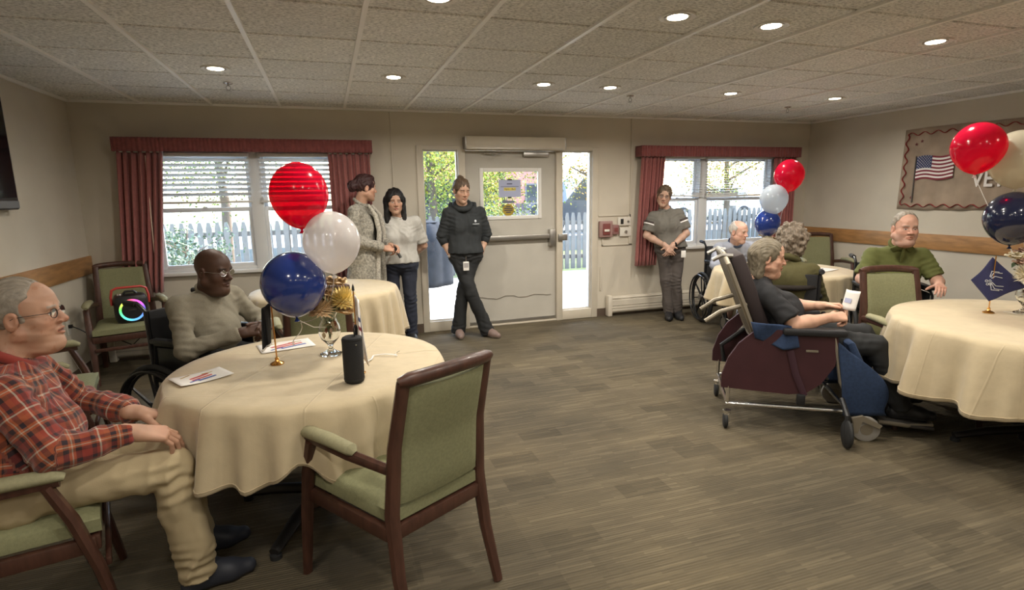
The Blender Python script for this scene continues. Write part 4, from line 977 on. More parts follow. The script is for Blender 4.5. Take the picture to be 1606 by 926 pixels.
vase('glass footed vase of tan and yellow silk flowers on the foreground left table', VL[0], VL[1], bl, 21)
bl = [(-.09, -.05, .29, .065, 'petal_cream', 'mum'), (-.02, -.09, .24, .07, 'petal_tan', 'mum'), (-.05, .0, .36, .05, 'petal_pink', 'rose'), (.04, -.04, .36, .06, 'petal_cream', 'rose'), (-.10, .02, .40, .045, 'petal_cream', 'rose'),
      (.0, .03, .42, .05, 'petal_pink', 'rose'), (.07, .0, .28, .06, 'petal_tan', 'mum'), (.02, -.05, .31, .05, 'petal_pink', 'rose')]
vase('glass footed vase of cream and pink silk flowers at the right edge', VR[0], VR[1], bl, 31)
bl = [(-.06, -.03, .32, .06, 'petal_cream', 'mum'), (.03, -.03, .34, .06, 'petal_tan', 'rose'), (-.02, .04, .38, .055, 'petal_cream', 'rose'), (.06, .03, .30, .055, 'petal_tan', 'mum')]
vase('glass vase of cream flowers beside the small blue balloon on the far table', VC[0] - .12, VC[1] - .05, bl, 41)
# curling ribbons on the tables
def ribbon(label, pts, n=40, curl=.012, turns=5):
    P = [np.array(p, float) for p in pts]; out = []
    for k in range(n + 1):
        s = k / n * (len(P) - 1); i = min(int(s), len(P) - 2); f = s - i; p = P[i] * (1 - f) + P[i + 1] * f
        out.append(p + np.array((curl * math.sin(turns * 2 * PI * k / n), curl * math.cos(turns * 2 * PI * k / n) * .6, .004 + abs(curl) * .25 * (1 + math.sin(turns * 2 * PI * k / n + 1)))))
    tag(MB().tube(out, .004, 6, flat=.3).obj('curling_ribbon', 'ribbon'), label, 'ribbon', 'curling ribbons')
ribbon('thin cream ribbon lying right of the black speaker', [(.10, 2.60, ZT), (.18, 2.76, ZT), (.27, 2.70, ZT), (.30, 2.76, ZT)], turns=2)
ribbon('thin cream ribbon hanging from the vase down to the table left of it', [(-.07, 2.85, ZT + .20), (-.16, 2.84, ZT + .17), (-.20, 2.84, ZT + .06)], turns=2)
ribbon('pale ribbon beside the navy flag stand', [(3.98, 2.26, ZT), (4.06, 2.14, ZT), (4.16, 2.12, ZT)], turns=3)
# flag stands
def flag_base(t):
    MB().lathe([(0, 0), (.030, 0), (.032, .004), (.022, .010), (.012, .014), (.008, .022), (.010, .027), (.005, .034), (0, .034)], 24).obj('base', 'gold', t)
M('navy_flag', (.025, .028, .10), .8, sheen=.2); M('emblem', (.62, .64, .68), .5); M('black_flag', (.02, .02, .022), .8)
t = thing('table_flag', 'small navy flag with a white wing emblem on a gold stand', 'flag', (3.917, 2.312, ZT), 0, 'table flags'); flag_base(t)
MB().tube([(0, 0, .03), (0, 0, .36)], .0035, 8).obj('pole', 'gold', t)
vx = np.array((.80, -.60, 0)); vy = np.array((.60, .80, 0)) * -1    # flag lies along vx, faces the camera side -vy
def FP(a, b, off=0.0): return tuple(vx * a + np.array((0, 0, b)) - np.array((.6, .8, 0)) * (.012 * math.sin(a * 30 + b * 14) + off))
corner = [(-.012, .35), (-.112, .205), (-.01, .075), (.17, .17)]
def fquad(u, v, off=0.0):
    A, B, C_, D_ = [np.array(q) for q in corner]; p = A * (1 - u) * (1 - v) + D_ * u * (1 - v) + C_ * u * v + B * (1 - u) * v; return FP(p[0], p[1], off)
MB().sheet(fquad, 20, 16, .003).obj('cloth', 'navy_flag', t, ang=180)
e = MB()
def stroke(pts, r=.0022): e.tube([fquad(u, v, .006) for u, v in pts], r, 6)
c0 = (.42, .56)
for k, (dx, dy, L_) in enumerate(((.0, -.40, 1), (-.07, -.36, 1), (.10, -.30, .8))): stroke([(c0[0] - .10 + dx * .4, c0[1] - .05), (c0[0] - .13 + dx, c0[1] + dy * .6), (c0[0] + .02 + dx, c0[1] + dy)])
for k, (dx, dy) in enumerate(((.42, .0), (.38, .09), (.34, -.09))): stroke([(c0[0] + .03, c0[1] + .05 + dy * .3), (c0[0] + dx * .6, c0[1] + .10 + dy), (c0[0] + dx, c0[1] - .06 + dy)])
for (a, b) in ((-.03, .04), (.05, .10), (-.10, .12), (.0, .16)): stroke([(c0[0] + a + .035 * math.cos(q * PI / 3), c0[1] + b + .04 * math.sin(q * PI / 3)) for q in range(7)], .0018)
e.obj('wing_emblem', 'emblem', t, kind='stuff')
t = thing('table_flag', 'black and white table flag on a gold stand behind the dark blue balloon', 'flag', (-.278, 2.793, ZT), 0, 'table flags'); flag_base(t)
MB().tube([(0, 0, .03), (-.004, 0, .42)], .0035, 8).obj('pole', 'gold', t)
def fb2(u, v): return (-.008 - .040 * u - .012 * v, .012 + .014 * math.sin(9 * u + 3 * v), .30 - .20 * v - .03 * u)
MB().sheet(fb2, 14, 12, .002).obj('cloth', 'black_flag', t, ang=180)
MB().tube([fb2(u / 10, 1.0) for u in range(11)], .005, 6).obj('fringe', 'ribbon', t)
t = thing('table_flag', 'white table flag with red and blue on a thin pole behind the black speaker', 'flag', (.085, 2.50, ZT), 0, 'table flags'); flag_base(t)
MB().tube([(0, 0, .03), (.0, 0, .375)], .0032, 8).obj('pole', 'gold', t); MB().lathe([(0, 0), (.006, .004), (.005, .02), (0, .035)], 10, (0, 0, .375)).obj('finial', 'black', t)
def fb3(u, v): return (.004 + .018 * u + .024 * u * v ** 1.5, .010 + .016 * math.sin(8 * u + 3 * v), .36 - .03 * u - .27 * v - .03 * u * v)
MB().sheet(fb3, 12, 14, .002).obj('cloth', 'flag_white', t, ang=180)
def fb4(u, v): p = fb3(.3 + .5 * u, .46 + .06 * v); return (p[0], p[1] - .003, p[2])
MB().sheet(fb4, 6, 3, .001).obj('red_mark', 'flag_red', t); 
def fb5(u, v): p = fb3(.4 + .4 * u, .30 + .07 * v); return (p[0], p[1] - .003, p[2])
MB().sheet(fb5, 6, 3, .001).obj('blue_mark', 'flag_blue', t)
# black bottle-shaped speaker
t = thing('portable_speaker', 'upright black cylindrical portable speaker with a loop strap on the near table', 'speaker', (.062, 2.386, ZT))
MB().lathe([(0, 0), (.034, 0), (.041, .006), (.043, .016), (.043, .19), (.040, .198), (.030, .203), (0, .203)], 32).obj('body', M('mesh_black', (.012, .012, .013), .75, bump=.6, bscale=500), t)
MB().lathe([(.0432, .014), (.0438, .014), (.0438, .02), (.0432, .02)], 32).obj('bottom_ring', 'black', t); MB().lathe([(.0432, .186), (.0438, .186), (.0438, .192), (.0432, .192)], 32).obj('top_ring', 'black', t)
MB().tube([(.012, -.012, .20), (.010, -.014, .235), (.018, .0, .248), (.022, .012, .235), (.020, .014, .20)], .006, 8, flat=.5).obj('strap', 'black', t)
MB().lathe([(0, 0), (.0045, 0), (.0035, .003), (0, .0035)], 12, (.014, -.042, .172), rot3('X', PI / 2)).obj('strap_stud', 'chrome', t)
# papers
M('print_red', (.55, .10, .10), .8); M('print_blue', (.12, .16, .40), .8); M('print_gold', (.45, .33, .12), .8)
def flyer(label, x, y, rz, w, d, marks, lift=.0):
    t = thing('flyer', label, 'flyer', (x, y, ZT + .0015), rz, 'printed flyers')
    def fn(u, v): return ((u - .5) * w, (v - .5) * d, .001 + lift * (abs(u - .5) * 2) ** 2)
    MB().sheet(fn, 12, 8, .0008).obj('sheet', 'paper', t, ang=180)
    for (mx, my, L_, h, a, mat) in marks:
        MB().box((mx * w, my * d, .0022 + lift * (abs(mx) * 2) ** 2), (L_ * w, h * d, .0006), 0, rot3('Z', a)).obj('printed_mark', mat, t, smooth=False)
mk = [(-.05, .08, .5, .10, .35, 'print_red'), (.05, -.05, .55, .09, .3, 'print_red'), (.12, -.2, .5, .10, .25, 'print_blue'), (-.25, .3, .3, .05, .5, 'print_gold'), (.2, .25, .25, .05, .1, 'print_gold'), (-.2, -.25, .25, .07, .4, 'print_blue')]
flyer('printed flyer with red and blue flag art near the left edge of the near table', -.585, 2.69, .55, .22, .16, mk, .006)
flyer('printed flyer lying behind the gold flag stand on the near table', -.26, 3.13, .25, .27, .19, mk)
flyer('pale sheet lying on the far right table in front of the corner chair', 4.62, 4.20, .3, .25, .18, [(0, .2, .5, .05, 0, 'print_dark')])
flyer('second pale sheet on the far right table nearer the old man', 4.05, 4.72, -.4, .22, .16, [(0, .1, .5, .05, 0, 'print_dark')])
# light-ring party speaker on the corner chair
t = thing('party_speaker', 'boxy black party speaker with red handle and rainbow light ring on the corner chair', 'speaker', (-1.70, 5.62, .475), face_rz(.34, -.94))
MB().box((0, 0, .135), (.25, .19, .255), .045).obj('body', 'black_plastic', t)
MB().lathe([(.078, 0), (.098, 0), (.102, .012), (.075, .012)], 40, (0, .092, .13), rot3('X', -PI / 2)).obj('ring_bezel', 'black', t)
ring = MB(); nR = 72
V = []; F = []; cc = []
for k in range(nR):
    a = 2 * PI * k / nR
    for (r, yy) in ((.078, .105), (.096, .105)): V.append((r * math.cos(a), yy, .13 + r * math.sin(a)))
    import colorsys
    # pink at the top, blue on the viewer's right, cyan below, green on the left
    h = np.interp((math.degrees(a)) % 360, [0, 50, 75, 100, 140, 180, 270, 320, 360], [.36, .15, 0, -.07, -.2, -.34, -.42, -.56, -.64])
    c3 = colorsys.hsv_to_rgb(h % 1, .85, 1); cc += [c3, c3]
for k in range(nR): F.append((2 * k, 2 * k + 1, (2 * k + 3) % (2 * nR), (2 * k + 2) % (2 * nR)))
m = bpy.data.materials.new('ring_light'); m.use_nodes = True; nt = m.node_tree; a_ = nt.nodes.new('ShaderNodeAttribute'); a_.attribute_name = 'Col'; b_ = nt.nodes['Principled BSDF']
nt.links.new(a_.outputs['Color'], b_.inputs['Emission Color']); nt.links.new(a_.outputs['Color'], b_.inputs['Base Color']); b_.inputs['Emission Strength'].default_value = .8
mesh_from('light_ring', V, F, m, t, np.array(cc))
MB().lathe([(0, 0), (.074, 0), (.074, .006), (.04, .012), (0, .014)], 32, (0, .09, .13), rot3('X', -PI / 2)).obj('woofer', 'mesh_black', t)
MB().b2((-.028, .103, .127), (.028, .1048, .136)).obj('front_badge', 'chrome', t, smooth=False)
MB().tube([(-.135, 0, .17), (-.138, .0, .24), (-.125, 0, .30), (-.09, 0, .318), (.09, 0, .318), (.125, 0, .30), (.138, 0, .24), (.135, 0, .17)], .013, 10, flat=.8).obj('handle', M('handle_red', (.55, .06, .05), .4), t)
MB().tube([(-.05, .02, .262), (-.03, .02, .285), (.03, .02, .285), (.05, .02, .262)], .010, 8).obj('control_knob', 'black', t); MB().lathe([(0, 0), (.02, 0), (.018, .014), (0, .014)], 16, (.075, .03, .26)).obj('control_knob', 'chrome', t)
# its power cord to the wall outlet
_pc = (MB().tube([(XL + .03, 5.55, .495), (XL + .08, 5.56, .46), (-2.03, 5.60, .40), (-1.93, 5.70, .36), (-1.80, 5.85, .22), (-1.72, 5.92, .30), (-1.70, 5.90, .40)], .005, 6).obj('power_cord', 'black', t)); _pc.matrix_parent_inverse = t.matrix_basis.inverted(); _pc['label'] = 'thin black power cord to the wall outlet'
t = thing('power_adapter', 'black power adapter hanging under the corner chair seat', 'adapter', (-1.62, 5.66, .34))
MB().box((0, 0, 0), (.12, .05, .035), .008).obj('case', 'black', t); MB().tube([(-.06, 0, 0), (-.09, .06, .0), (-.08, .2, .02)], .004, 6).obj('lead', 'black', t)
# ================================================================== people
class SDF:
    """signed distance field on a grid; parts are blended together and meshed as one smooth surface"""
    def __init__(s, lo, hi, h):
        s.h = h; s.lo = np.array(lo, float); n = np.ceil((np.array(hi, float) - s.lo) / h).astype(int) + 2
        s.n = n; s.ax = [(s.lo[i] + h * np.arange(n[i])).astype(np.float32) for i in range(3)]; s.F = np.full(n, 1.0, np.float32)
    def blk(s, lo, hi):
        a = np.clip(((np.array(lo) - s.lo) / s.h).astype(int), 0, s.n); b = np.clip(np.ceil((np.array(hi) - s.lo) / s.h).astype(int) + 1, 0, s.n)
        if np.any(b <= a): return None
        sl = tuple(slice(i, j) for i, j in zip(a, b))
        return sl, s.ax[0][sl[0]][:, None, None], s.ax[1][sl[1]][None, :, None], s.ax[2][sl[2]][None, None, :]
    def put(s, sl, d, k):
        f = s.F[sl]
        if k <= 0: s.F[sl] = np.minimum(f, d); return
        q = np.clip(.5 + .5 * (f - d) / k, 0, 1); s.F[sl] = f * (1 - q) + d * q - k * q * (1 - q)
    def cone(s, a, b, ra, rb=None, k=.02, cut=0, sub=False):
        a = np.array(a, float); b = np.array(b, float); rb = ra if rb is None else rb; m = k + 2.5 * s.h
        B = s.blk(np.minimum(a - ra, b - rb) - m, np.maximum(a + ra, b + rb) + m)
        if B is None: return s
        sl, X, Y, Z = B; d = (b - a).astype(np.float32); L2 = float(d @ d) + 1e-12
        px, py, pz = X - np.float32(a[0]), Y - np.float32(a[1]), Z - np.float32(a[2])
        raw = (px * d[0] + py * d[1] + pz * d[2]) / np.float32(L2); t = np.clip(raw, 0, 1)
        D = np.sqrt((px - t * d[0]) ** 2 + (py - t * d[1]) ** 2 + (pz - t * d[2]) ** 2) - (ra + t * (rb - ra))
        if cut: D = np.maximum(D, (raw - 1) * math.sqrt(L2))
        if cut == 2: D = np.maximum(D, -raw * math.sqrt(L2))
        if sub: s.cutd(sl, D, k)
        else: s.put(sl, D, k)
        return s
    def cutd(s, sl, d, k):
        f = s.F[sl]; g = -d
        if k <= 0: s.F[sl] = np.maximum(f, g); return
        q = np.clip(.5 - .5 * (f - g) / k, 0, 1); s.F[sl] = f * (1 - q) + g * q + k * q * (1 - q)
    def ell(s, c, r, k=.02, R=None, sub=False):
        c = np.array(c, float); r = np.array(r, float) if hasattr(r, '__len__') else np.array((r, r, r), float); m = k + 2.5 * s.h; R_ = max(r) if R is not None else r
        B = s.blk(c - R_ - m, c + R_ + m)
        if B is None: return s
        sl, X, Y, Z = B; px, py, pz = X - np.float32(c[0]), Y - np.float32(c[1]), Z - np.float32(c[2])
        if R is not None:
            R = np.asarray(R, np.float32); px, py, pz = (R[0, 0] * px + R[1, 0] * py + R[2, 0] * pz, R[0, 1] * px + R[1, 1] * py + R[2, 1] * pz, R[0, 2] * px + R[1, 2] * py + R[2, 2] * pz)
        r = r.astype(np.float32); k0 = np.sqrt((px / r[0]) ** 2 + (py / r[1]) ** 2 + (pz / r[2]) ** 2); k1 = np.sqrt((px / r[0] ** 2) ** 2 + (py / r[1] ** 2) ** 2 + (pz / r[2] ** 2) ** 2) + 1e-6
        D = k0 * (k0 - 1) / k1
        if sub: s.cutd(sl, D, k)
        else: s.put(sl, D, k)
        return s
    def plane(s, p, n, k=0.0):       # removes everything on the side n points to
        X, Y, Z = s.ax[0][:, None, None], s.ax[1][None, :, None], s.ax[2][None, None, :]
        n = np.array(n, float); n /= np.linalg.norm(n); D = (X - p[0]) * n[0] + (Y - p[1]) * n[1] + (Z - p[2]) * n[2]
        s.F = np.maximum(s.F, D.astype(np.float32)); return s
    def mesh(s):
        F = s.F; I = F < 0; n = F.shape
        cnt = sum(I[dx:n[0] - 1 + dx, dy:n[1] - 1 + dy, dz:n[2] - 1 + dz].astype(np.int8) for dx in (0, 1) for dy in (0, 1) for dz in (0, 1))
        cells = np.argwhere((cnt > 0) & (cnt < 8)); off = np.array([(i & 1, (i >> 1) & 1, (i >> 2) & 1) for i in range(8)])
        vals = np.stack([F[cells[:, 0] + o[0], cells[:, 1] + o[1], cells[:, 2] + o[2]] for o in off], 1)
        acc = np.zeros((len(cells), 3)); num = np.zeros(len(cells))
        for a in range(8):
            for bit in (1, 2, 4):
                b = a | bit
                if b == a: continue
                m = (vals[:, a] < 0) != (vals[:, b] < 0); va, vb = vals[m, a], vals[m, b]; t = va / (va - vb)
                acc[m] += off[a] + t[:, None] * (off[b] - off[a]); num[m] += 1
        V = s.lo + s.h * (cells + acc / num[:, None])
        idx = np.full(cnt.shape, -1, np.int32); idx[cells[:, 0], cells[:, 1], cells[:, 2]] = np.arange(len(cells))
        Q = []
        for ax in range(3):
            u, v = (ax + 1) % 3, (ax + 2) % 3
            sa = [slice(None)] * 3; sb = [slice(None)] * 3; sa[ax] = slice(0, -1); sb[ax] = slice(1, None)
            A, Bm = I[tuple(sa)], I[tuple(sb)]; e = np.argwhere(A != Bm); e = e[(e[:, u] > 0) & (e[:, v] > 0) & (e[:, u] < n[u] - 1) & (e[:, v] < n[v] - 1)]
            def cid(du, dv):
                c = e.copy(); c[:, u] -= du; c[:, v] -= dv; return idx[c[:, 0], c[:, 1], c[:, 2]]
            q = np.stack([cid(1, 1), cid(0, 1), cid(0, 0), cid(1, 0)], 1); fl = ~A[e[:, 0], e[:, 1], e[:, 2]]; q[fl] = q[fl][:, ::-1]; Q.append(q)
        Fq = np.vstack(Q); Fq = Fq[(Fq >= 0).all(1)]
        return V, Fq
def vnormals(V, F):
    n = np.cross(V[F[:, 2]] - V[F[:, 0]], V[F[:, 3]] - V[F[:, 1]]); N_ = np.zeros_like(V)
    for i in range(4): np.add.at(N_, F[:, i], n)
    return N_ / (np.linalg.norm(N_, axis=1, keepdims=True) + 1e-12)
def relax(V, F, it=1, w=.5):
    for _ in range(it):
        S = np.zeros_like(V); c = np.zeros(len(V))
        for i in range(4):
            for j in (1, 3):
                np.add.at(S, F[:, i], V[F[:, (i + j) % 4]]); np.add.at(c, F[:, i], 1)
        V = V * (1 - w) + w * S / np.maximum(c, 1)[:, None]
    return V
def fbm(P, freq, seed, oct=3, n=7):
    g = np.random.default_rng(seed); out = np.zeros(len(P)); a = 1.0
    for o in range(oct):
        K = g.normal(size=(n, 3)) * freq * (1.9 ** o); ph = g.uniform(0, 6.28, n); W = np.zeros(len(P))
        for i in range(n): W += np.sin(P @ K[i] + ph[i] + 1.1 * np.sin(P @ K[(i + 1) % n] * .6 + ph[i]))
        out += a * W / n ** .5; a *= .5
    return out
def wrinkle(V, F, amp, freq, seed, joints=()):
    N_ = vnormals(V, F); f = fbm(V, freq, seed); q = fbm(V * np.array((1.0, 1.0, .55)), freq * 1.9, seed + 1, 2); r = 1 - np.minimum(np.abs(q), 1.3)
    D = amp * (f * .55 + r * 1.0)
    for k, (p, rad) in enumerate(joints):
        q2 = V - p; d = np.linalg.norm(q2, axis=1); D = D + amp * .55 * np.exp(-(d / rad) ** 2) * np.sin(q2[:, 2] * (2 * PI / .045) + q2[:, 0] * 40 * (1 if k % 2 else -1) + 2.2 * f + k) * np.clip(fbm(V, 16, seed + 60 + k, 1) + .5, 0, 1.2)
    return V + N_ * D[:, None]
def bounds(pts, m):
    P = np.array(pts); return P.min(0) - m, P.max(0) + m
A3 = lambda *p: np.array(p, float)

def hand(S, wr, d, n, side, curl=(.35, .45, .3), spread=.05, thumb=(.65, .7, -.3), sc=1.0):
    """five fingers, palm and thumb; d points along the hand, n is the back of the hand, side +1 right, -1 left"""
    d = d / np.linalg.norm(d); n = n - d * (n @ d); n /= np.linalg.norm(n); th = -np.cross(d, n) * side
    offs = (.029, .010, -.0095, -.028); reach = (.088, .092, .087, .078)
    S.cone(wr - d * .03, wr + d * .012, .0265 * sc, .025 * sc, .012)
    for o, q in zip(offs, reach):
        S.cone(wr + d * .012 + th * o * .62 * sc, wr + (d * q + th * o) * sc + n * .002, .0165 * sc, .0115 * sc, .014)
    lens = ((.041, .025, .020), (.045, .029, .021), (.041, .027, .020), (.032, .020, .017)); rad = (.0098, .0102, .0096, .0085)
    for i in range(4):
        p = wr + (d * reach[i] + th * offs[i]) * sc; a = 0.0; sp = spread * (1.5 - i) * .6
        for j in range(3):
            a += curl[j] * (1 + .12 * i if j < 2 else 1); e = (d * math.cos(a) - n * math.sin(a)) + th * sp; e /= np.linalg.norm(e)
            q = p + e * lens[i][j] * sc; S.cone(p, q, rad[i] * (1 - .09 * j) * sc, rad[i] * (.93 - .1 * j) * sc, .0035); p = q
    p = wr + (d * .022 + th * .024 - n * .006) * sc; t0 = d * thumb[0] + th * thumb[1] + n * thumb[2]; t0 /= np.linalg.norm(t0)
    e = t0
    for j, (L_, r0, r1) in enumerate(((.044, .0150, .0118), (.033, .0118, .0105), (.026, .0103, .0082))):
        q = p + e * L_ * sc; S.cone(p, q, r0 * sc, r1 * sc, .008 if j == 0 else .003); p = q; e = e + d * .28 - n * .10; e /= np.linalg.norm(e)

def head_sdf(h, o):
    f = o.get('fat', 0.0); S = SDF((-.115, -.14, -.235), (.115, .145, .15), h)
    S.ell((0, -.014, .035), (.0765, .097, .090), .02); S.ell((0, .03, .038), (.064, .060, .068), .02)
    S.ell((0, .034, -.032), (.0625 + f * .01, .056, .086), .022)
    for s in (-1, 1):
        S.cone((s * (.052 + f * .012), -.004, -.055), (s * .008, .060, -.098), .024 + f * .008, .021 + f * .004, .026)
        S.ell((s * .043, .052, -.020 - f * .006), (.024, .022, .021 + f * .006), .02)
    S.ell((0, .073, -.101), (.022, .016, .017), .016)
    if f > 0: S.ell((0, .03, -.115), (.05 * (1 + f * .3), .05, .03), .03)
    S.cone((-.038, .0755, .024), (.038, .0755, .024), .0115, .0115, .014)
    for s in (-1, 1):
        S.ell((s * .0315, .099, .004), (.021, .021, .0125), .012, sub=True); S.ell((s * .0315, .0695, .002), (.0155, .0142, .0125), .005)
    nz = o.get('nose', 1.0)
    S.cone((0, .082, .014), (0, .0895 + .0135 * nz, -.026), .0085, .0125 * (.6 + .4 * nz), .010)
    for s in (-1, 1): S.ell((s * .0138 * nz, .0955, -.031), (.0095 * nz, .011, .0085), .006)
    for s in (-1, 1):
        S.cone((s * .0235, .0815, -.0595), (s * .002, .0925, -.0555), .0052, .0062, .006); S.cone((s * .019, .0815, -.0675), (0, .0905, -.0695), .0055, .0075, .006)
        # nasolabial folds
        if o.get('old'): S.cone((s * .021, .098, -.034), (s * .036, .082, -.066), .0035, .0035, .008, sub=True); S.ell((s * .05, .04, -.062), (.014, .02, .018), .02)
    S.cone((-.020, .0975, -.0632), (.020, .0975, -.0632), .0038 + .0035 * o.get('smile', 0), None, .003, sub=True)
    for s in (-1, 1):
        S.ell((s * .0795, -.012, -.006), (.0105, .020, .033), .006, rot3('X', -.15)); S.ell((s * .0895, -.007, -.003), (.007, .011, .019), .004, sub=True)
    return S
def head_colors(V, skin, o, seed):
    g = fbm(V, 55, seed); Cc = np.array(skin)[None, :] * (1 + .06 * g[:, None]); x, y, z = V.T; ax = np.abs(x)
    def mix(w, col): nonlocal Cc; w = np.clip(w, 0, 1)[:, None]; Cc = Cc * (1 - w) + np.array(col)[None, :] * w
    sk = np.array(skin)
    mix(.35 * np.exp(-((ax - .045) ** 2 + (z + .03) ** 2) / .0006) * (y > .03), sk * (1.05, .68, .62)); mix(.4 * np.exp(-(x ** 2 + (z + .027) ** 2) / .0003) * (y > .085), sk * (1.05, .66, .6))
    mix(.3 * ((ax > .072) & (np.abs(y + .01) < .03)), sk * (1.0, .7, .65))
    st = o.get('stubble'); 
    if st is not None: mix(.45 * ((z < -.035) & (y > -.01) & (z > -.125)) * np.clip((np.hypot(ax / .03, (z + .062) / .017) - .85) * 3, 0, 1) , st)
    if o.get('old'): mix(.5 * (fbm(V, 75, seed + 3) > 1.3) , sk * (.8, .62, .5))
    lip = ((x / .0255) ** 2 + ((z + .0632) / .0115) ** 2 < 1) & (y > .074); mix(.6 * lip, o.get('lips', sk * (.82, .5, .45)))
    mo = (np.abs(z + .0632 + .0) < .0021 + .0035 * o.get('smile', 0)) & (ax < .0225) & (y > .072); mix(.8 * mo, sk * (.22, .12, .1))
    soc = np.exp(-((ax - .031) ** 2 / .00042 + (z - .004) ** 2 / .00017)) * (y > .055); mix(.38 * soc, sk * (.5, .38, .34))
    ez = z - .0015
    if o.get('eyes', 'open') == 'open':
        e = (((ax - .0315) / .0125) ** 2 + (ez / .0048) ** 2 < 1) & (y > .062); mix(.9 * e, (.55, .52, .48)); ir = (((ax - .0315) / .0052) ** 2 + (ez / .0052) ** 2 < 1) & (y > .066); mix(.95 * ir, (.03, .022, .018))
    ln = (np.abs(ez - (.0042 if o.get('eyes', 'open') == 'open' else -.004)) < .0020) & (np.abs(ax - .0315) < .0145) & (y > .058); mix(.75 * ln, (.04, .03, .025))
    br = (np.abs(z - (.0255 + .10 * (.018 - np.abs(ax - .031)) * .6)) < .0042) & (ax > .012) & (ax < .050) & (y > .055); mix(.8 * br, o.get('brow', (.05, .035, .025)))
    tb = o.get('scalp')
    if tb is not None: mix(.5 * ((z > .03) & (y < .05)), tb)
    return Cc
def hair_mesh(kind, h):
    S = SDF((-.17, -.21, -.30), (.17, .15, .22), h)
    def cap(t, k=.01): S.ell((0, -.014, .036), (.0765 + t, .097 + t, .090 + t), k)
    if kind == 'fringe':              # bald crown, hair at the sides and back
        cap(.006); S.ell((0, .05, .115), (.085, .105, .085), .01, sub=True); S.plane((0, .012, 0), (0, 1, -.25)); S.plane((0, 0, -.062), (0, .35, -1))
        for s in (-1, 1): S.ell((s * .085, -.008, -.012), (.02, .022, .036), .004, sub=True)
    elif kind == 'thin':              # thin receding hair combed back
        cap(.007); S.ell((0, .105, .05), (.085, .095, .075), .012, sub=True); S.plane((0, .03, -.03), (0, .8, -1))
        for s in (-1, 1): S.ell((s * .085, -.006, -.012), (.02, .026, .036), .004, sub=True); S.ell((s * .078, .062, .02), (.03, .05, .06), .006, sub=True)
    elif kind in ('bun', 'topbun'):
        cap(.011); S.ell((0, .092, -.038), (.066, .062, .105), .01, sub=True); S.plane((0, .02, -.035), (0, .9, -1))
        for s in (-1, 1): S.ell((s * .085, -.004, -.016), (.018, .022, .034), .004, sub=True)
        if kind == 'bun': S.ell((0, -.125, .01), (.062, .048, .055), .018); S.ell((.02, -.14, -.01), (.04, .035, .04), .015); S.ell((0, .03, .10), (.06, .05, .03), .02)
        else: S.ell((0, -.055, .128), (.034, .034, .028), .012)
    elif kind == 'long':
        cap(.016); S.ell((0, .098, -.045), (.058, .066, .120), .008, sub=True)
        for s in (-1, 1): S.cone((s * .075, -.01, .03), (s * .088, .005, -.20), .030, .026, .03); S.cone((s * .06, -.06, .0), (s * .07, -.05, -.22), .05, .035, .04)
        S.cone((0, -.085, .0), (0, -.085, -.22), .055, .045, .04); S.ell((0, .092, -.085), (.052, .06, .11), .008, sub=True); S.ell((0, 0, -.19), (.05, .045, .08), .01, sub=True)
    elif kind == 'swept':             # straight grey hair combed back to the nape
        cap(.007); S.ell((0, .100, -.02), (.072, .092, .105), .010, sub=True); S.cone((0, -.072, .02), (0, -.062, -.12), .058, .046, .03)
        for s in (-1, 1): S.cone((s * .062, -.03, .02), (s * .055, -.045, -.12), .026, .028, .03)
        S.ell((0, .095, -.075), (.07, .085, .09), .01, sub=True)
    elif kind == 'curly':
        cap(.034, .02); S.ell((0, -.05, -.04), (.098, .085, .085), .03); S.ell((0, .125, -.05), (.075, .085, .11), .01, sub=True)
        g = random.Random(3)
        for k in range(60):
            a, b = g.uniform(0, 6.28), g.uniform(-.9, 1.3); q = A3(math.cos(a) * math.cos(b) * .10, -.02 + math.sin(a) * math.cos(b) * .115, .035 + math.sin(b) * .115)
            if q[1] < .07 or q[2] > .10: S.ell(q, g.uniform(.015, .026), .008)
    return S.mesh()

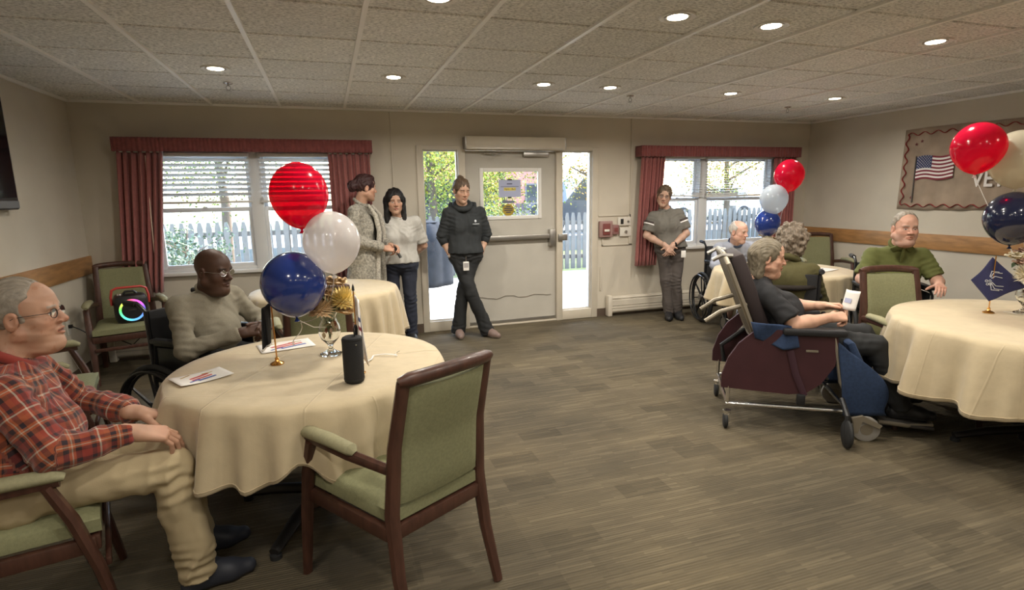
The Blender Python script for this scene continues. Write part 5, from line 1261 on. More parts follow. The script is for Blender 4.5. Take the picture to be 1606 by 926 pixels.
def person(label, base, heading, J, st):
    """J: joints in the person's own frame (x right, y forward, z up); st: clothes and looks"""
    t = thing('person', label, 'person', (base[0], base[1], base[2] if len(base) > 2 else 0), face_rz(*heading), 'people in the room')
    sd = st.get('seed', 1); fine = st.get('fine', 1.0); g = {k: np.array(v, float) for k, v in J.items()}
    yaw, pit, rol = st.get('head', (0, 0, 0)); Rh = rot3('Z', yaw) @ rot3('X', -pit) @ rot3('Y', rol); hs = st.get('hs', 1.0); hp = g['head']
    toW = lambda V: (np.asarray(V) * hs) @ Rh.T + hp
    skin = st['skin']; Vs, Fs, Cs = [], [], []; nv = 0
    def add(V, F, col):
        nonlocal nv
        Vs.append(V); Fs.append(F + nv); Cs.append(col if col.ndim == 2 else np.repeat(col[None], len(V), 0)); nv += len(V)
    # head and neck
    S = head_sdf(.0034 / fine, st); nb = ((g['neck'] - hp) @ Rh) / hs
    S.cone((0, -.030, -.06), nb, .052 + .008 * st.get('fat', 0), .060, .03)
    V, F = S.mesh(); V = relax(V, F, 1, .3); col = head_colors(V, skin, st, sd)
    if st.get('old'): Vd = V + vnormals(V, F) * (.00055 * fbm(V * np.array((.7, 1, 1.6)), 70, sd + 77, 2))[:, None]
    else: Vd = V
    add(toW(Vd), F, col)
    # arms and hands
    H = st['hands']; sleeve = st.get('sleeve', 1.0)
    for sfx, sg in (('R', 1), ('L', -1)):
        sh, el, wr = g['sh' + sfx], g['el' + sfx], g['wr' + sfx]; hd = H.get(sfx)
        if hd is None: continue
        d, n = np.array(hd[0], float), np.array(hd[1], float); d /= np.linalg.norm(d); kw = hd[2] if len(hd) > 2 else {}
        pts = [wr + d * .24, wr, wr - .10 * (wr - el) / np.linalg.norm(wr - el)] + ([el, sh + .4 * (el - sh)] if sleeve < 1 else [])
        lo, hi = bounds(pts, .125); S = SDF(lo, hi, .0036 / fine)
        fa = st.get('arm', 1.0)
        if sleeve < 1: S.cone(sh + .35 * (el - sh), el, .045 * fa, .040 * fa, .02); S.cone(el, el + .35 * (wr - el), .039 * fa, .041 * fa, .02); S.cone(el + .3 * (wr - el), wr, .041 * fa, .0265, .02)
        else: S.cone(wr - .1 * (wr - el) / np.linalg.norm(wr - el), wr, .033, .0265, .02)
        hand(S, wr, d, n, sg, **kw)
        V, F = S.mesh(); V = relax(V, F, 1, .3); gN = fbm(V, 40, sd + 9); base_c = np.array(skin)[None] * (1 + .07 * gN[:, None])
        kn = np.exp(-((V - (wr + d * .09)) ** 2).sum(1) / .0012)[:, None] * .25; base_c = base_c * (1 - kn) + kn * np.array(skin)[None] * np.array((1.0, .68, .6)); add(V, F, base_c)
    # coarse trunk and legs beneath the clothes
    ch, pe = g['chest'], g['pelvis']
    lo, hi = bounds([g[k] for k in g], .16); S = SDF(lo, hi, .016)
    S.cone(pe, ch, .07, .07, .03); S.cone(ch, g['neck'], .06, .045, .03)
    for x in 'RL':
        S.cone(g['hip' + x], g['kn' + x], .066, .046, .03); S.cone(g['kn' + x], g['an' + x], .044, .030, .02); S.cone(ch, g['sh' + x], .05, .035, .03); S.cone(g['sh' + x], g['el' + x], .032, .030, .02); S.cone(g['el' + x], g['wr' + x], .030, .022, .01)
    if st.get('shins'):
        V, F = S.mesh(); add(V, F, np.array(skin))
    else:
        V, F = S.mesh(); add(V, F, np.array(skin))
    body = mesh_from('body', np.vstack(Vs), np.vstack(Fs), MATS['skin'], t, np.vstack(Cs))
    # top
    B = st.get('build', 1.0); ease = .012; W = (g['shR'] - g['shL']); W = W / np.linalg.norm(W); HW = g['hipR'] - g['hipL']; HW = HW / np.linalg.norm(HW); up = (ch - pe) / np.linalg.norm(ch - pe); fw = np.cross(up, W) * -1
    fw = np.cross(up, W); fw /= np.linalg.norm(fw)
    if fw[1] < 0: fw = -fw
    hres = .0085 / st.get('cfine', 1.0)
    shm = st.get('hem', None)
    lo, hi = bounds([g['neck'], pe, g['shR'], g['shL'], g['elR'], g['elL']] + ([g['wrR'], g['wrL']] if sleeve >= 1 else []) + ([pe + A3(0, 0, shm - pe[2])] if shm is not None else []), .21 * max(1, B))
    S = SDF(lo, hi, hres)
    for s in (-1, 1):
        S.cone(pe + HW * s * .062 * B + up * .0, ch + W * s * .075 * B, .112 * B, .104 * B, .06)
        if shm is not None: S.cone(pe + HW * s * .062 * B, A3(*(pe + HW * s * .075 * B)[:2], shm), .116 * B, (.118 + st.get('flare', 0)) * B, .05)
        sh = g['sh' + ('R' if s > 0 else 'L')]; S.cone(ch + W * s * .06 + up * .06, sh - W * s * .02 - up * .02, .085 * B ** .5, .052, .06)
        S.cone(g['neck'] - up * .035, sh - W * s * .03 - up * .005, .050, .045, .05)
    if st.get('belly'): S.ell(pe + up * .14 + fw * st['belly'], (.15 * B, .125 * B, .15), .06)
    if st.get('bust'):
        for s in (-1, 1): S.ell(ch + W * s * .075 + fw * st['bust'] - up * .02, .068, .05)
    for s, x in ((1, 'R'), (-1, 'L')):
        sh, el, wr = g['sh' + x], g['el' + x], g['wr' + x]; a1 = .058 * st.get('sl', 1.0); a2 = .050 * st.get('sl', 1.0)
        if sleeve >= 1: S.cone(sh, el, .054, a2, .035); S.cone(el, wr - .015 * (wr - el) / np.linalg.norm(wr - el), a2, .037 * st.get('cuff', 1.0), .02, cut=1)
        else: S.cone(sh, sh + (el - sh) * st.get('short', .72), .053, a1 * 1.0, .035, cut=1)
    if shm is not None: S.plane((0, 0, shm), (0, 0, -1))
    V, F = S.mesh(); V = wrinkle(V, F, st.get('wr_amp', .0065), st.get('wr_freq', 11), sd + 21, [(g['elR'], .12), (g['elL'], .12), (g['shR'] - up * .08 + fw * .05, .13), (g['shL'] - up * .08 + fw * .05, .13)]); vec = None
    if st.get('plaid'):
        bones = [(pe, ch + up * .2), (g['shR'], g['elR']), (g['elR'], g['wrR']), (g['shL'], g['elL']), (g['elL'], g['wrL'])]; D = []; UV = []
        for i, (a, b) in enumerate(bones):
            d = b - a; L_ = np.linalg.norm(d); d = d / L_; q = V - a; u = q @ d; uc = np.clip(u, 0, L_); r = q - uc[:, None] * d; D.append(np.linalg.norm(r, axis=1) - (.13 if i == 0 else .05))
            e1 = np.cross(d, (0, 0, 1.) if abs(d[2]) < .9 else (0, 1., 0)); e1 /= np.linalg.norm(e1); e2 = np.cross(d, e1); ang = np.arctan2(r @ e2, r @ e1); UV.append(np.stack([u + i * .37, ang * (.15 if i == 0 else .055), 0 * u], 1))
        w = np.argmin(np.array(D), 0); vec = np.array(UV)[w, np.arange(len(V))]
    mesh_from(st.get('top_name', 'shirt'), V, F, MATS[st['top']], t, None, vec)
    # collar ring
    if st.get('collar'):
        nk = g['neck']; cm = MATS[st.get('collar_mat', st['top'])]; cr = st['collar']; ring = []; upn = (hp - nk); upn /= np.linalg.norm(upn); e1 = W - upn * (W @ upn); e1 /= np.linalg.norm(e1); e2 = np.cross(upn, e1)
        for k in range(24):
            a = 2 * PI * k / 24; ring.append(nk + upn * (.010 + .012 * math.cos(a - PI / 2) * -1) + (e1 * math.cos(a) * (.066 + cr * .3) + e2 * math.sin(a) * (.064 + cr * .3)))
        m = MB(); m.tube(ring, cr, 8, closed=True); m.obj('collar', cm, t, ang=180)
    # trousers
    lb = st.get('leg', 1.0); lo, hi = bounds([g[k + x] for k in ('hip', 'kn', 'an') for x in 'RL'] + [pe], .19 * max(B, 1)); S = SDF(lo, hi, hres)
    B = B * .93
    S.cone(g['hipR'], g['hipL'], .108 * B, .108 * B, .05); S.cone(pe, pe + up * .06, .11 * B, .10 * B, .05)
    for s in (-1, 1): S.cone(pe + HW * s * .06 * B, pe + HW * s * .055 * B + up * .07, .108 * B, .100 * B, .04)
    for x in 'RL':
        hk, kk, an = g['hip' + x], g['kn' + x], g['an' + x]; S.cone(hk, kk, .086 * lb * B ** .5, .062 * lb, .03); kb = st.get('cuff_t', 1.0)
        dn = (an - kk) / np.linalg.norm(an - kk); S.cone(kk, an + dn * st.get('drop', .02), .061 * lb, .053 * lb * kb, .012, cut=1)
    V, F = S.mesh(); V = wrinkle(V, F, st.get('wrt', .0065), 9, sd + 41, [(g['knR'], .15), (g['knL'], .15), (g['hipR'] + fw * .08, .14), (g['hipL'] + fw * .08, .14), (g['anR'], .12), (g['anL'], .12)]); mesh_from('trousers', V, F, MATS[st['bottom']], t)
    # shoes
    for x in 'RL':
        an, to = g['an' + x], g['toe' + x]; d = to - an; d[2] = 0; d /= np.linalg.norm(d) + 1e-9; z0 = min(an[2] - .075, to[2] - .03); heel = an - d * .035; heel[2] = z0 + .034; ball = an + d * .11; ball[2] = z0 + .036; tip = an + d * .175; tip[2] = z0 + .030
        lo, hi = bounds([heel, tip, an], .075); S = SDF(lo, hi, .0055); S.cone(heel, ball, .036, .043, .02); S.cone(ball, tip, .043, .032, .02); S.cone(an - A3(0, 0, .01), heel + d * .03 + A3(0, 0, .02), .042, .038, .03); S.cone(an + d * .02, ball, .038, .034, .03)
        S.plane((0, 0, z0), (0, 0, -1)); S.plane(an + A3(0, 0, .01), (0, 0, 1)); V, F = S.mesh(); sc_ = np.array(st.get('sole', (.02, .02, .02)), float); uc = np.array(st.get('shoe', (.02, .02, .022)), float)
        mesh_from('shoe', V, F, MATS['shoe'], t, np.where((V[:, 2] < z0 + .018)[:, None], sc_[None], uc[None]))
    # hair
    if st.get('hair'):
        V, F = hair_mesh(st['hair'], .0042 / fine); N_ = vnormals(V, F)
        if st['hair'] == 'curly': V = V + N_ * (.006 * fbm(V, 60, sd + 5))[:, None]
        elif st['hair'] in ('swept', 'thin', 'fringe'): V = V + N_ * (.0016 * fbm(V * np.array((1, .2, .3)), 190, sd + 5))[:, None]
        else: V = V + N_ * (.0030 * fbm(V * np.array((1, .28, .28)), 150, sd + 5))[:, None]
        mesh_from('hair', toW(V), F, MATS[st['hair_mat']], t)
    if st.get('glasses'):
        m = MB(); ts = st.get('gt', .0014)
        for s in (-1, 1):
            m.tube([toW(A3(s * .034 + .022 * math.cos(a), .0935 - .005 * (s * math.cos(a) > .3), .002 + .016 * math.sin(a))) for a in np.linspace(0, 2 * PI, 20)[:-1]], ts, 6, closed=True)
            m.tube([toW(p) for p in ((s * .056, .0885, .006), (s * .074, .07, .008), (s * .082, .0, .006), (s * .083, -.03, -.008))], ts, 6)
        m.tube([toW(p) for p in ((-.012, .0935, .006), (0, .0975, .009), (.012, .0935, .006))], ts, 6); m.obj('glasses', MATS[st['glasses']], t)
        for s in (-1, 1):
            l = MB(); l.add([toW(A3(s * .034 + .021 * math.cos(a), .0925, .002 + .015 * math.sin(a))) for a in np.linspace(0, 2 * PI, 20)[:-1]], [tuple(range(19))]); l.obj('lens', 'glass', t, smooth=False, fix=False)
    return t, g, toW

def skin_mat():
    m = M('skin', (.6, .4, .3), .52, attr='Col', bump=.12, bscale=350, sss=.08)
skin_mat(); M('shoe', (.03, .03, .03), .5, attr='Col')
def plaid_mat():
    m = bpy.data.materials.new('plaid'); m.use_nodes = True; MATS['plaid'] = m; nt = m.node_tree; b = nt.nodes['Principled BSDF']; L = nt.links.new; N = nt.nodes.new
    b.inputs['Roughness'].default_value = .9; b.inputs['Sheen Weight'].default_value = .2
    a = N('ShaderNodeAttribute'); a.attribute_name = 'pl'; sp = N('ShaderNodeSeparateXYZ'); L(a.outputs['Vector'], sp.inputs[0])
    def bands(sock, per):
        d = N('ShaderNodeMath'); d.operation = 'DIVIDE'; L(sock, d.inputs[0]); d.inputs[1].default_value = per
        f = N('ShaderNodeMath'); f.operation = 'FRACT'; L(d.outputs[0], f.inputs[0]); r = N('ShaderNodeValToRGB'); r.color_ramp.interpolation = 'CONSTANT'; L(f.outputs[0], r.inputs[0])
        cols = [(0, (.24, .03, .02)), (.20, (.03, .012, .016)), (.30, (.24, .035, .02)), (.36, (.50, .44, .35)), (.40, (.26, .045, .02)), (.50, (.30, .07, .025)), (.62, (.022, .011, .016)), (.74, (.34, .09, .03)), (.80, (.42, .36, .28)), (.825, (.34, .085, .03)), (.88, (.035, .014, .014))]
        e = r.color_ramp.elements; e[0].position = 0; e[0].color = (*cols[0][1], 1); e[1].position = cols[1][0]; e[1].color = (*cols[1][1], 1)
        for p, c in cols[2:]: q = e.new(p); q.color = (*c, 1)
        return r.outputs[0]
    mx = N('ShaderNodeMix'); mx.data_type = 'RGBA'; mx.inputs[0].default_value = .5; L(bands(sp.outputs[0], .135), mx.inputs[6]); L(bands(sp.outputs[1], .12), mx.inputs[7]); L(mx.outputs[2], b.inputs['Base Color'])
plaid_mat()
M('khaki', (.46, .37, .225), .9, var=.06, vscale=10, bump=.15, bscale=300); M('sweater', (.245, .22, .165), .95, var=.10, vscale=160, bump=.4, bscale=260); M('cardigan', (.30, .28, .235), 1.0, var=.5, vscale=55, bump=.8, bscale=120)
M('tee_grey', (.48, .465, .43), .9, var=.12, vscale=180, bump=.15, bscale=200); M('hoodie', (.025, .028, .030), .9, bump=.2, bscale=200, var=.1); M('pants_black', (.020, .021, .022), .85, bump=.1); M('navy', (.022, .026, .042), .85, bump=.1)
M('scrub', (.155, .145, .125), .85, bump=.15, bscale=200, var=.06); M('scrub_pants', (.075, .062, .055), .85, bump=.1); M('pale_blue', (.36, .39, .47), .85, bump=.1, var=.05); M('olive_jacket', (.085, .075, .028), .9, bump=.3, bscale=60, var=.15)
M('black_tee', (.014, .014, .016), .8, bump=.15, bscale=120); M('olive_polo', (.115, .125, .035), .85, bump=.2, bscale=300, var=.08); M('denim', (.05, .07, .12), .9, bump=.2)
def hairm(name, col, v=.35): M(name, col, .55, var=v, vscale=14, stretch=(9, 2, 2), bump=.5, bscale=40)
hairm('hair_grey', (.30, .26, .21)); hairm('hair_black', (.008, .007, .007)); hairm('hair_auburn', (.035, .010, .010)); hairm('hair_brown', (.10, .065, .04)); hairm('hair_white', (.55, .52, .48)); hairm('hair_greybrown', (.17, .14, .095)); hairm('hair_curl', (.21, .165, .12), .5)

LIGHT = (.48, .31, .22); RUDDY = (.47, .27, .18); DARK = (.075, .036, .022)
def sit(pz=.56, lean=0.0, sw=.20, kz=.53, kf=.45, kw=.11, af=.50, az=.10):
    return dict(pelvis=(0, -.02, pz), chest=(0, -.03 - lean, pz + .27), neck=(0, 0 - lean, pz + .43), head=(0, .04 - lean, pz + .58), shR=(sw - .01, -.03 - lean, pz + .36), shL=(-sw + .01, -.03 - lean, pz + .36),
                hipR=(.09, -.01, pz - .01), hipL=(-.09, -.01, pz - .01), knR=(kw, kf, kz), knL=(-kw, kf, kz), anR=(kw, af, az), anL=(-kw, af, az), toeR=(kw, af + .2, az - .06), toeL=(-kw, af + .2, az - .06),
                elR=(.26, .05, pz + .1), elL=(-.26, .05, pz + .1), wrR=(.15, .28, pz + .1), wrL=(-.15, .28, pz + .1))
def stand(h=1.65, sw=.18):
    k = h / 1.65
    return dict(pelvis=(0, 0, .90 * k), chest=(0, -.01, 1.18 * k), neck=(0, -.01, 1.37 * k), head=(0, .035, 1.52 * k), shR=(sw, -.01, 1.32 * k), shL=(-sw, -.01, 1.32 * k), hipR=(.085, 0, .87 * k), hipL=(-.085, 0, .87 * k),
                knR=(.09, .02, .48 * k), knL=(-.09, .02, .48 * k), anR=(.09, -.01, .09), anL=(-.09, -.01, .09), toeR=(.11, .18, .03), toeL=(-.11, .18, .03), elR=(.24, -.02, 1.06 * k), elL=(-.24, -.02, 1.06 * k), wrR=(.22, .08, .84 * k), wrL=(-.22, .08, .84 * k))
# ---- the man in plaid, seated at the left edge
J = sit(.57, 0, .205, .55, .45, .13, .50, .10)
J.update(pelvis=(0, -.02, .57), chest=(-.03, .015, .84), neck=(-.055, .02, 1.00), head=(-.07, .085, 1.145), shR=(.155, .01, .925), shL=(-.235, .04, .94), elR=(.25, .12, .735), elL=(-.30, .19, .74), wrR=(.195, .345, .722), wrL=(-.08, .365, .705),
         knR=(.175, .44, .545), knL=(-.12, .47, .55), anR=(.155, .49, .10), anL=(-.10, .52, .10), toeR=(.16, .70, .03), toeL=(-.1, .74, .03))
person('person in a red plaid shirt and khaki trousers seated at the left edge', (-1.10, 2.28), (.95, .31), J,
       dict(seed=1, fine=1.35, cfine=1.3, skin=RUDDY, top='plaid', plaid=True, bottom='khaki', hair='thin', hair_mat='hair_grey', head=(-.28, -.05, .0), hs=1.04, fat=.3, old=True, nose=1.1, smile=.5, brow=(.35, .30, .25), glasses='black', gt=.0011, collar=.018,
            hands=dict(R=((-.10, .92, -.36), (.25, .33, .9), dict(curl=(.38, .42, .25), sc=1.14, spread=.10)), L=((.12, .95, -.32), (-.1, .3, .95), dict(curl=(.18, .25, .2), sc=1.14, spread=.10))), belly=.07, build=1.08, shoe=(.03, .033, .045), leg=1.12, cuff_t=1.15, drop=.035, sl=1.06, wr_amp=.009, wrt=.010))
# ---- the man in the grey sweater, wheelchair
J = sit(.59, 0, .215); J.update(head=(.0, .085, 1.115), neck=(0, .02, .985), chest=(0, -.01, .83), shR=(.20, .0, .935), shL=(-.20, .0, .935), elR=(.275, .115, .695), elL=(-.27, .16, .735), wrR=(.075, .325, .765), wrL=(-.09, .335, .775), anR=(.11, .46, .22), anL=(-.11, .46, .22), toeR=(.11, .66, .16), toeL=(-.11, .66, .16), knR=(.11, .42, .57), knL=(-.11, .42, .57))
person('person in a grey crew-neck sweater with clasped hands in a wheelchair', WS[:2], WS[2:], J,
       dict(seed=2, fine=1.1, skin=DARK, top='sweater', bottom='pants_black', head=(.10, .12, 0), hs=1.06, fat=.7, nose=1.25, eyes='down', brow=(.02, .015, .012), lips=(.10, .045, .035), glasses='chrome', collar=.010, build=1.05, sl=1.08, belly=.06,
            hands=dict(R=((-.62, .75, .12), (.55, .3, .8), dict(curl=(.9, .9, .5), sc=1.1)), L=((.62, .72, .12), (-.5, .35, .8), dict(curl=(.75, .8, .5), sc=1.1)))))
# ---- standing woman in the speckled cardigan
J = stand(1.76, .19); J.update(elR=(.25, -.02, 1.13), wrR=(.10, .23, 1.04), elL=(-.24, .02, 1.13), wrL=(-.05, .26, 1.05), head=(0, .05, 1.625), neck=(0, -.01, 1.475))
t, g, tw = person('person in a long speckled grey cardigan with dark hair pinned in a bun', (.33, 5.74), (.93, -.36), J,
       dict(seed=3, skin=(.50, .29, .20), top='cardigan', top_name='cardigan', bottom='navy', hair='bun', hair_mat='hair_auburn', head=(.60, .10, 0), hem=.66, flare=.02, build=1.14, sl=1.22, cuff=1.3, bust=.07, wr_amp=.006,
            hands=dict(R=((-.45, .85, -.15), (.6, .3, .7), dict(curl=(.7, .8, .5))), L=((.4, .85, -.2), (-.5, .4, .7), dict(curl=(.6, .7, .4)))), collar=.016, shoe=(.02, .02, .02)))
def fin(u, v): return (-.055 + .11 * u, .118 + .05 * math.sin(PI * (1 - v)) + .012 * (1 - (2 * u - 1) ** 2), .90 + .50 * v)
MB().sheet(fin, 8, 12, .012).obj('floral_top', M('floral', (.05, .042, .045), .8, var=.9, vscale=45), t, ang=180)
for s in (-1, 1):
    MB().tube([(s * .045, .085, 1.46), (s * .07, .155, 1.36), (s * .075, .185, 1.20), (s * .08, .165, 1.0), (s * .10, .155, .82), (s * .11, .15, .66)], [.014, .024, .026, .026, .028, .03], 10).obj('cardigan_edge', M('cardigan_trim', (.42, .39, .33), 1.0, var=.4, vscale=70, bump=.8, bscale=140), t)
o = thing('smartphone', 'dark smartphone held by the woman in the cardigan', 'phone', tuple(t.matrix_basis @ Vector((.02, .335, 1.0))), face_rz(.93, -.36)); MB().box((0, 0, 0), (.075, .012, .15), .006, rot3('X', .5)).obj('case', 'black_plastic', o); MB().box((0, -.0068, .0035), (.066, .001, .138), 0, rot3('X', .5)).obj('screen', 'screen', o)
# ---- standing woman in the pale grey tee
J = stand(1.60, .185); J.update(elR=(.245, -.10, 1.02), elL=(-.255, -.09, 1.02), wrR=(.09, -.20, .90), wrL=(-.10, -.21, .90), head=(.02, .04, 1.485))
person('person in a pale grey t-shirt with long black hair standing beside the door', (.69, 5.86), (-.12, -.99), J,
       dict(seed=4, skin=(.48, .29, .20), top='tee_grey', bottom='navy', hair='long', hair_mat='hair_black', head=(.12, .06, 0), sleeve=0, short=.85, hem=.86, build=1.0, bust=.075, sl=1.08, hands=dict(R=((-.75, -.3, -.5), (0, -1, 0)), L=((.75, -.3, -.5), (0, -1, 0))), lips=(.40, .15, .13), shoe=(.02, .02, .02), leg=1.0, collar=.008))
# ---- standing woman in the dark hoodie, ankles crossed
J = stand(1.70, .185); J.update(pelvis=(.03, -.05, .93), chest=(.02, -.08, 1.22), neck=(.04, -.07, 1.425), head=(.06, .0, 1.585), shR=(.205, -.07, 1.36), shL=(-.165, -.08, 1.36), hipR=(.115, -.05, .90), hipL=(-.055, -.05, .90), knR=(.0, .04, .50), knL=(.07, -.05, .50), anR=(-.165, .03, .085), anL=(.125, -.09, .085), toeR=(-.25, .18, .03), toeL=(.14, .10, .03),
                               elR=(.265, -.11, 1.10), elL=(-.225, -.12, 1.10), wrR=(.195, -.03, .905), wrL=(-.135, -.03, .905))
t, g, tw = person('person in a black hoodie leaning on the exit door with crossed ankles', (1.42, 5.80), (.0, -1), J,
       dict(seed=5, skin=(.50, .31, .22), top='hoodie', top_name='hoodie', bottom='pants_black', hair='topbun', hair_mat='hair_brown', head=(.22, .22, 0), sleeve=0, short=1.0, hem=.93, build=1.04, bust=.06, sl=1.15, collar=.034, eyes='down', hands=dict(R=((-.45, .02, -.9), (.8, .3, 0)), L=((.45, .02, -.9), (-.8, .3, 0))), shoe=(.20, .14, .12), sole=(.3, .26, .22), leg=1.08, cuff_t=1.35, drop=.05))
for s, x in ((1, 'R'), (-1, 'L')):
    MB().tube([g['el' + x] - (g['wr' + x] - g['el' + x]) * .1, g['el' + x] + (g['wr' + x] - g['el' + x]) * .40], [.060, .050], 14).obj('sleeve_cuff', 'hoodie', t, ang=180)
MB().tube([(-.09, -.075, 1.40), (-.105, -.14, 1.43), (0, -.175, 1.44), (.15, -.14, 1.43), (.165, -.07, 1.40)], [.03, .045, .05, .045, .03], 12, flat=.8).obj('hood', 'hoodie', t, ang=180)
MB().ell((-.06, .083, 1.27), (.012, .004, .014)).obj('chest_emblem', 'emblem', t); MB().b2((-.10, .078, 1.238), (-.03, .084, 1.243)).obj('chest_lettering', 'emblem', t, smooth=False)
o = MB().box((.06, .100, .80), (.062, .006, .095), .004).obj('id_badge', 'paper', t); MB().box((.06, .104, .81), (.05, .002, .05), 0).obj('badge_photo', M('badge_print', (.35, .33, .32), .6), o, smooth=False); MB().tube([(.06, .098, .845), (.055, .09, .90)], .003, 6).obj('badge_reel', 'chrome', t)
MB().tube([g['wrR'] + A3(.03 * math.cos(a), .03 * math.sin(a), .0) for a in np.linspace(0, 2 * PI, 17)[:-1]], .005, 6, closed=True).obj('bracelet', 'ribbon', t)
# ---- standing woman in grey scrubs at the right window
J = stand(1.62, .185); J.update(pelvis=(.02, -.06, .88), chest=(.075, -.06, 1.15), neck=(.10, -.05, 1.34), head=(.125, -.0, 1.49), shR=(.245, -.05, 1.255), shL=(-.065, -.06, 1.285), hipR=(.105, -.06, .85), hipL=(-.065, -.06, .85), knR=(.075, .03, .47), knL=(-.045, .02, .47), anR=(.035, .05, .085), anL=(-.075, .02, .085), toeR=(.05, .22, .03), toeL=(-.10, .20, .03),
                               elR=(.315, -.02, 1.02), elL=(-.16, -.03, 1.04), wrR=(.11, .155, .905), wrL=(.035, .16, .905))
t, g, tw = person('person in a grey scrub top with striped sleeves leaning at the right window', (3.97, 5.80), (-.42, -.91), J,
       dict(seed=6, skin=(.48, .30, .22), top='scrub', bottom='scrub_pants', hair='bun', hair_mat='hair_brown', head=(-.12, .12, -.16), sleeve=0, short=.78, hem=.88, build=1.0, bust=.06, sl=1.2, collar=.008, glasses='black', hands=dict(R=((-.55, .35, -.75), (.3, .9, .2), dict(curl=(.5, .6, .4))), L=((.45, .35, -.8), (-.3, .9, .2), dict(curl=(.5, .6, .4)))), shoe=(.02, .02, .022), leg=1.04, cuff_t=1.1))
for x in 'RL':
    a, b = g['sh' + x], g['el' + x]; p = a + (b - a) * .40; q = a + (b - a) * .46; MB().tube([p, q], .0765, 20, cap=False).obj('sleeve_stripe', 'flag_white', t, ang=180); p2 = a + (b - a) * .30; MB().tube([p2, p], .0762, 20, cap=False).obj('sleeve_band', M('band_dark', (.06, .045, .04), .8), t, ang=180)
w = g['wrL'] - (g['wrL'] - g['elL']) * .15; d = (g['wrL'] - g['elL']); R_ = rot_to(d)
MB().tube([w + R_[:, 0] * .031 * math.cos(a) + R_[:, 1] * .031 * math.sin(a) for a in np.linspace(0, 2 * PI, 21)[:-1]], .008, 6, closed=True).obj('watch_strap', 'black', t); MB().box(w + A3(0, .033, .0), (.034, .01, .036), .004).obj('watch_face', 'screen', t)
MB().box((-.115, .075, .80), (.055, .006, .085), .004).obj('id_badge', 'paper', t); MB().tube([(-.115, .073, .84), (-.11, .06, .89)], .003, 6).obj('badge_reel', 'black', t)
# ---- old man in pale blue, wheelchair by the right window
J = sit(.59, -.04, .195); J.update(head=(.03, .17, 1.085), neck=(.02, .08, .955), chest=(0, .02, .82), shR=(.20, .06, .905), shL=(-.18, .07, .905), elR=(.30, .20, .72), elL=(-.27, .22, .74), wrR=(.18, .42, .775), wrL=(-.12, .42, .775), knR=(.14, .40, .56), anR=(.17, .34, .13), toeR=(.24, .50, .06), anL=(-.06, .36, .13), toeL=(-.05, .54, .06))
t, g, tw = person('old person in a pale blue shirt seated in a wheelchair before the right window', WO[:2], WO[2:], J,
       dict(seed=7, skin=(.58, .36, .28), top='pale_blue', bottom='denim', hair='fringe', hair_mat='hair_white', head=(.55, .10, 0), old=True, nose=1.1, brow=(.5, .47, .43), collar=.014, hands=dict(R=((-.5, .8, .05), (0, 0, 1.)), L=((.5, .8, .05), (0, 0, 1.))), shins=True, drop=-.17, shoe=(.018, .016, .016), collar_mat='denim'))
# ---- woman in the olive jacket seen from behind
J = sit(.56, 0, .20); J.update(head=(.02, .03, 1.125), neck=(.0, -.02, .985), chest=(0, -.06, .82), shR=(.185, -.06, .915), shL=(-.185, -.06, .915))
t, g, tw = person('person with curly grey-brown hair in an olive jacket seen from behind', (3.46, 3.50), (.68, .73), J,
       dict(seed=8, skin=(.50, .31, .23), top='olive_jacket', top_name='jacket', bottom='navy', hair='curly', hair_mat='hair_curl', head=(.15, .05, 0), collar=.03, build=1.06, sl=1.15, hands=dict(R=((-.3, .9, -.1), (0, 0, 1.)), L=((.3, .9, -.1), (0, 0, 1.)))))
MB().tube([(.20, -.13, .80), (.10, -.175, .795), (-.05, -.18, .79), (-.20, -.14, .80)], [.03, .036, .036, .03], 10, flat=.6).obj('fur_trim', M('fur_dark', (.02, .015, .012), 1.0, bump=.8, bscale=90), t, ang=180)
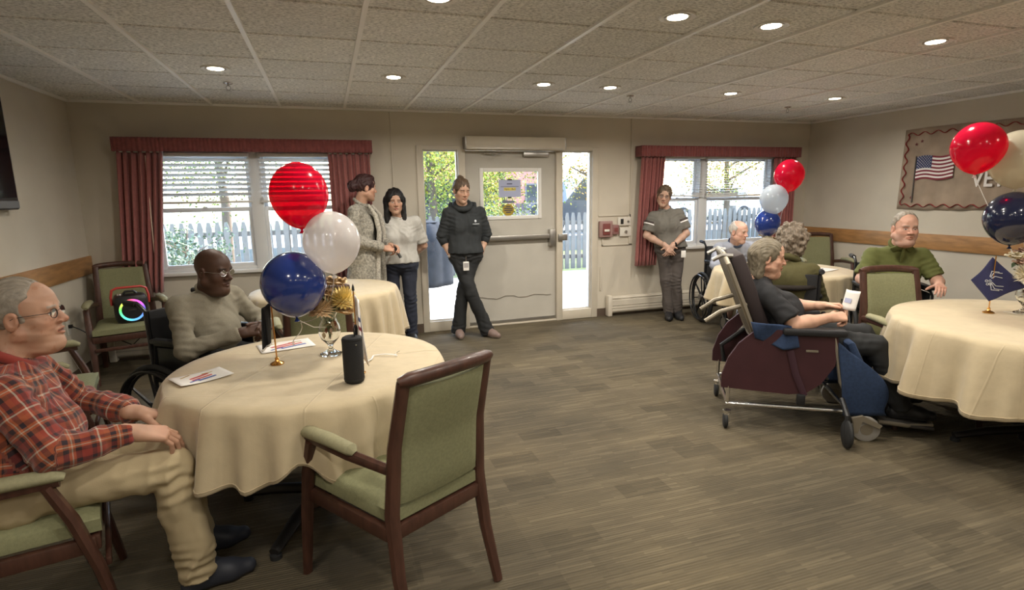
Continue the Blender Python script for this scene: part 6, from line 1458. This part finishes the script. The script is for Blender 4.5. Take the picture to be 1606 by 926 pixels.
# ---- person in black reclining in the geriatric chair
J = sit(.57, 0, .205); J.update(pelvis=(0, -.03, .57), chest=(0, -.185, .80), neck=(0, -.225, .965), head=(0, -.165, 1.095), shR=(.195, -.185, .88), shL=(-.195, -.185, .88), hipR=(.09, -.01, .56), hipL=(-.09, -.01, .56), elR=(.275, -.03, .705), elL=(-.24, .0, .73), wrR=(.20, .185, .745), wrL=(-.03, .20, .775),
                                knR=(.135, .47, .565), knL=(-.11, .47, .575), anR=(.13, .645, .175), anL=(-.10, .66, .21), toeR=(.14, .85, .12), toeL=(-.10, .87, .15))
t, g, tw = person('person in a black t-shirt with swept grey hair reclining in the geriatric chair', GC.location[:2], (.84, -.54), J,
       dict(seed=9, fine=1.15, skin=(.56, .325, .225), top='black_tee', bottom='pants_black', hair='swept', hair_mat='hair_greybrown', head=(-.05, .10, 0), old=True, fat=.3, eyes='down', sleeve=0, short=.80, build=1.05, belly=.06, sl=1.3, arm=1.15, hands=dict(R=((-.35, .93, .02), (.5, .1, .85), dict(curl=(.9, .9, .6), sc=1.05)), L=((.35, .92, .05), (-.5, .1, .85), dict(curl=(.6, .7, .5), sc=1.05))), leg=1.08, shoe=(.02, .02, .022), sole=(.05, .05, .05), bust=.05))
o = thing('greeting_card', 'small white card held upright by the person in the geriatric chair', 'card', tuple(t.matrix_basis @ Vector((.08, .30, .775))), face_rz(.84, -.54) + .5)
def fc(u, v): return (-.055 + .11 * u, .02 * (2 * u - 1) ** 2 + .03 * v, .125 * v)
MB().sheet(fc, 10, 6, .0015).obj('card_sheet', 'paper', o, ang=180); MB().box((.0, .012, .06), (.05, .001, .03), 0, rot3('X', -.23)).obj('printed_mark', 'sign_blue', o, smooth=False)
# ---- man in the olive polo, wheelchair by the right wall
J = sit(.60, 0, .225); J.update(head=(0, .11, 1.215), neck=(0, .04, 1.075), chest=(0, -.02, .89), shR=(.185, .0, .99), shL=(-.185, .0, .99), elR=(.265, .07, .79), elL=(-.275, .09, .79), wrR=(.24, .31, .78), wrL=(-.20, .32, .785), anR=(.11, .46, .22), anL=(-.11, .46, .22), toeR=(.11, .66, .16), toeL=(-.11, .66, .16), knR=(.11, .43, .57), knL=(-.11, .43, .57))
t, g, tw = person('person in an olive green polo shirt seated in a wheelchair by the right wall', WG[:2], WG[2:], J,
       dict(seed=10, skin=(.56, .32, .235), top='olive_polo', bottom='pants_black', hair='thin', hair_mat='hair_grey', head=(.08, .02, 0), hs=1.06, fat=.7, old=True, nose=1.1, brow=(.30, .24, .2), stubble=(.42, .27, .21), sleeve=0, short=.85, build=1.05, belly=.08, sl=1.15, arm=1.1, collar=.016, hands=dict(R=((-.1, .98, -.05), (.2, .1, 1.)), L=((.25, .95, -.05), (-.2, .1, 1.)))))
MB().box((0, .122, 1.00), (.022, .008, .12), .003, rot3('X', -.28)).obj('placket', 'olive_polo', t)
for s in (-1, 1): MB().box((s * .048, .118, 1.055), (.085, .014, .045), .005, rot3('Z', s * -.5) @ rot3('X', -.6) @ rot3('Y', s * .5)).obj('collar_flap', 'olive_polo', t)
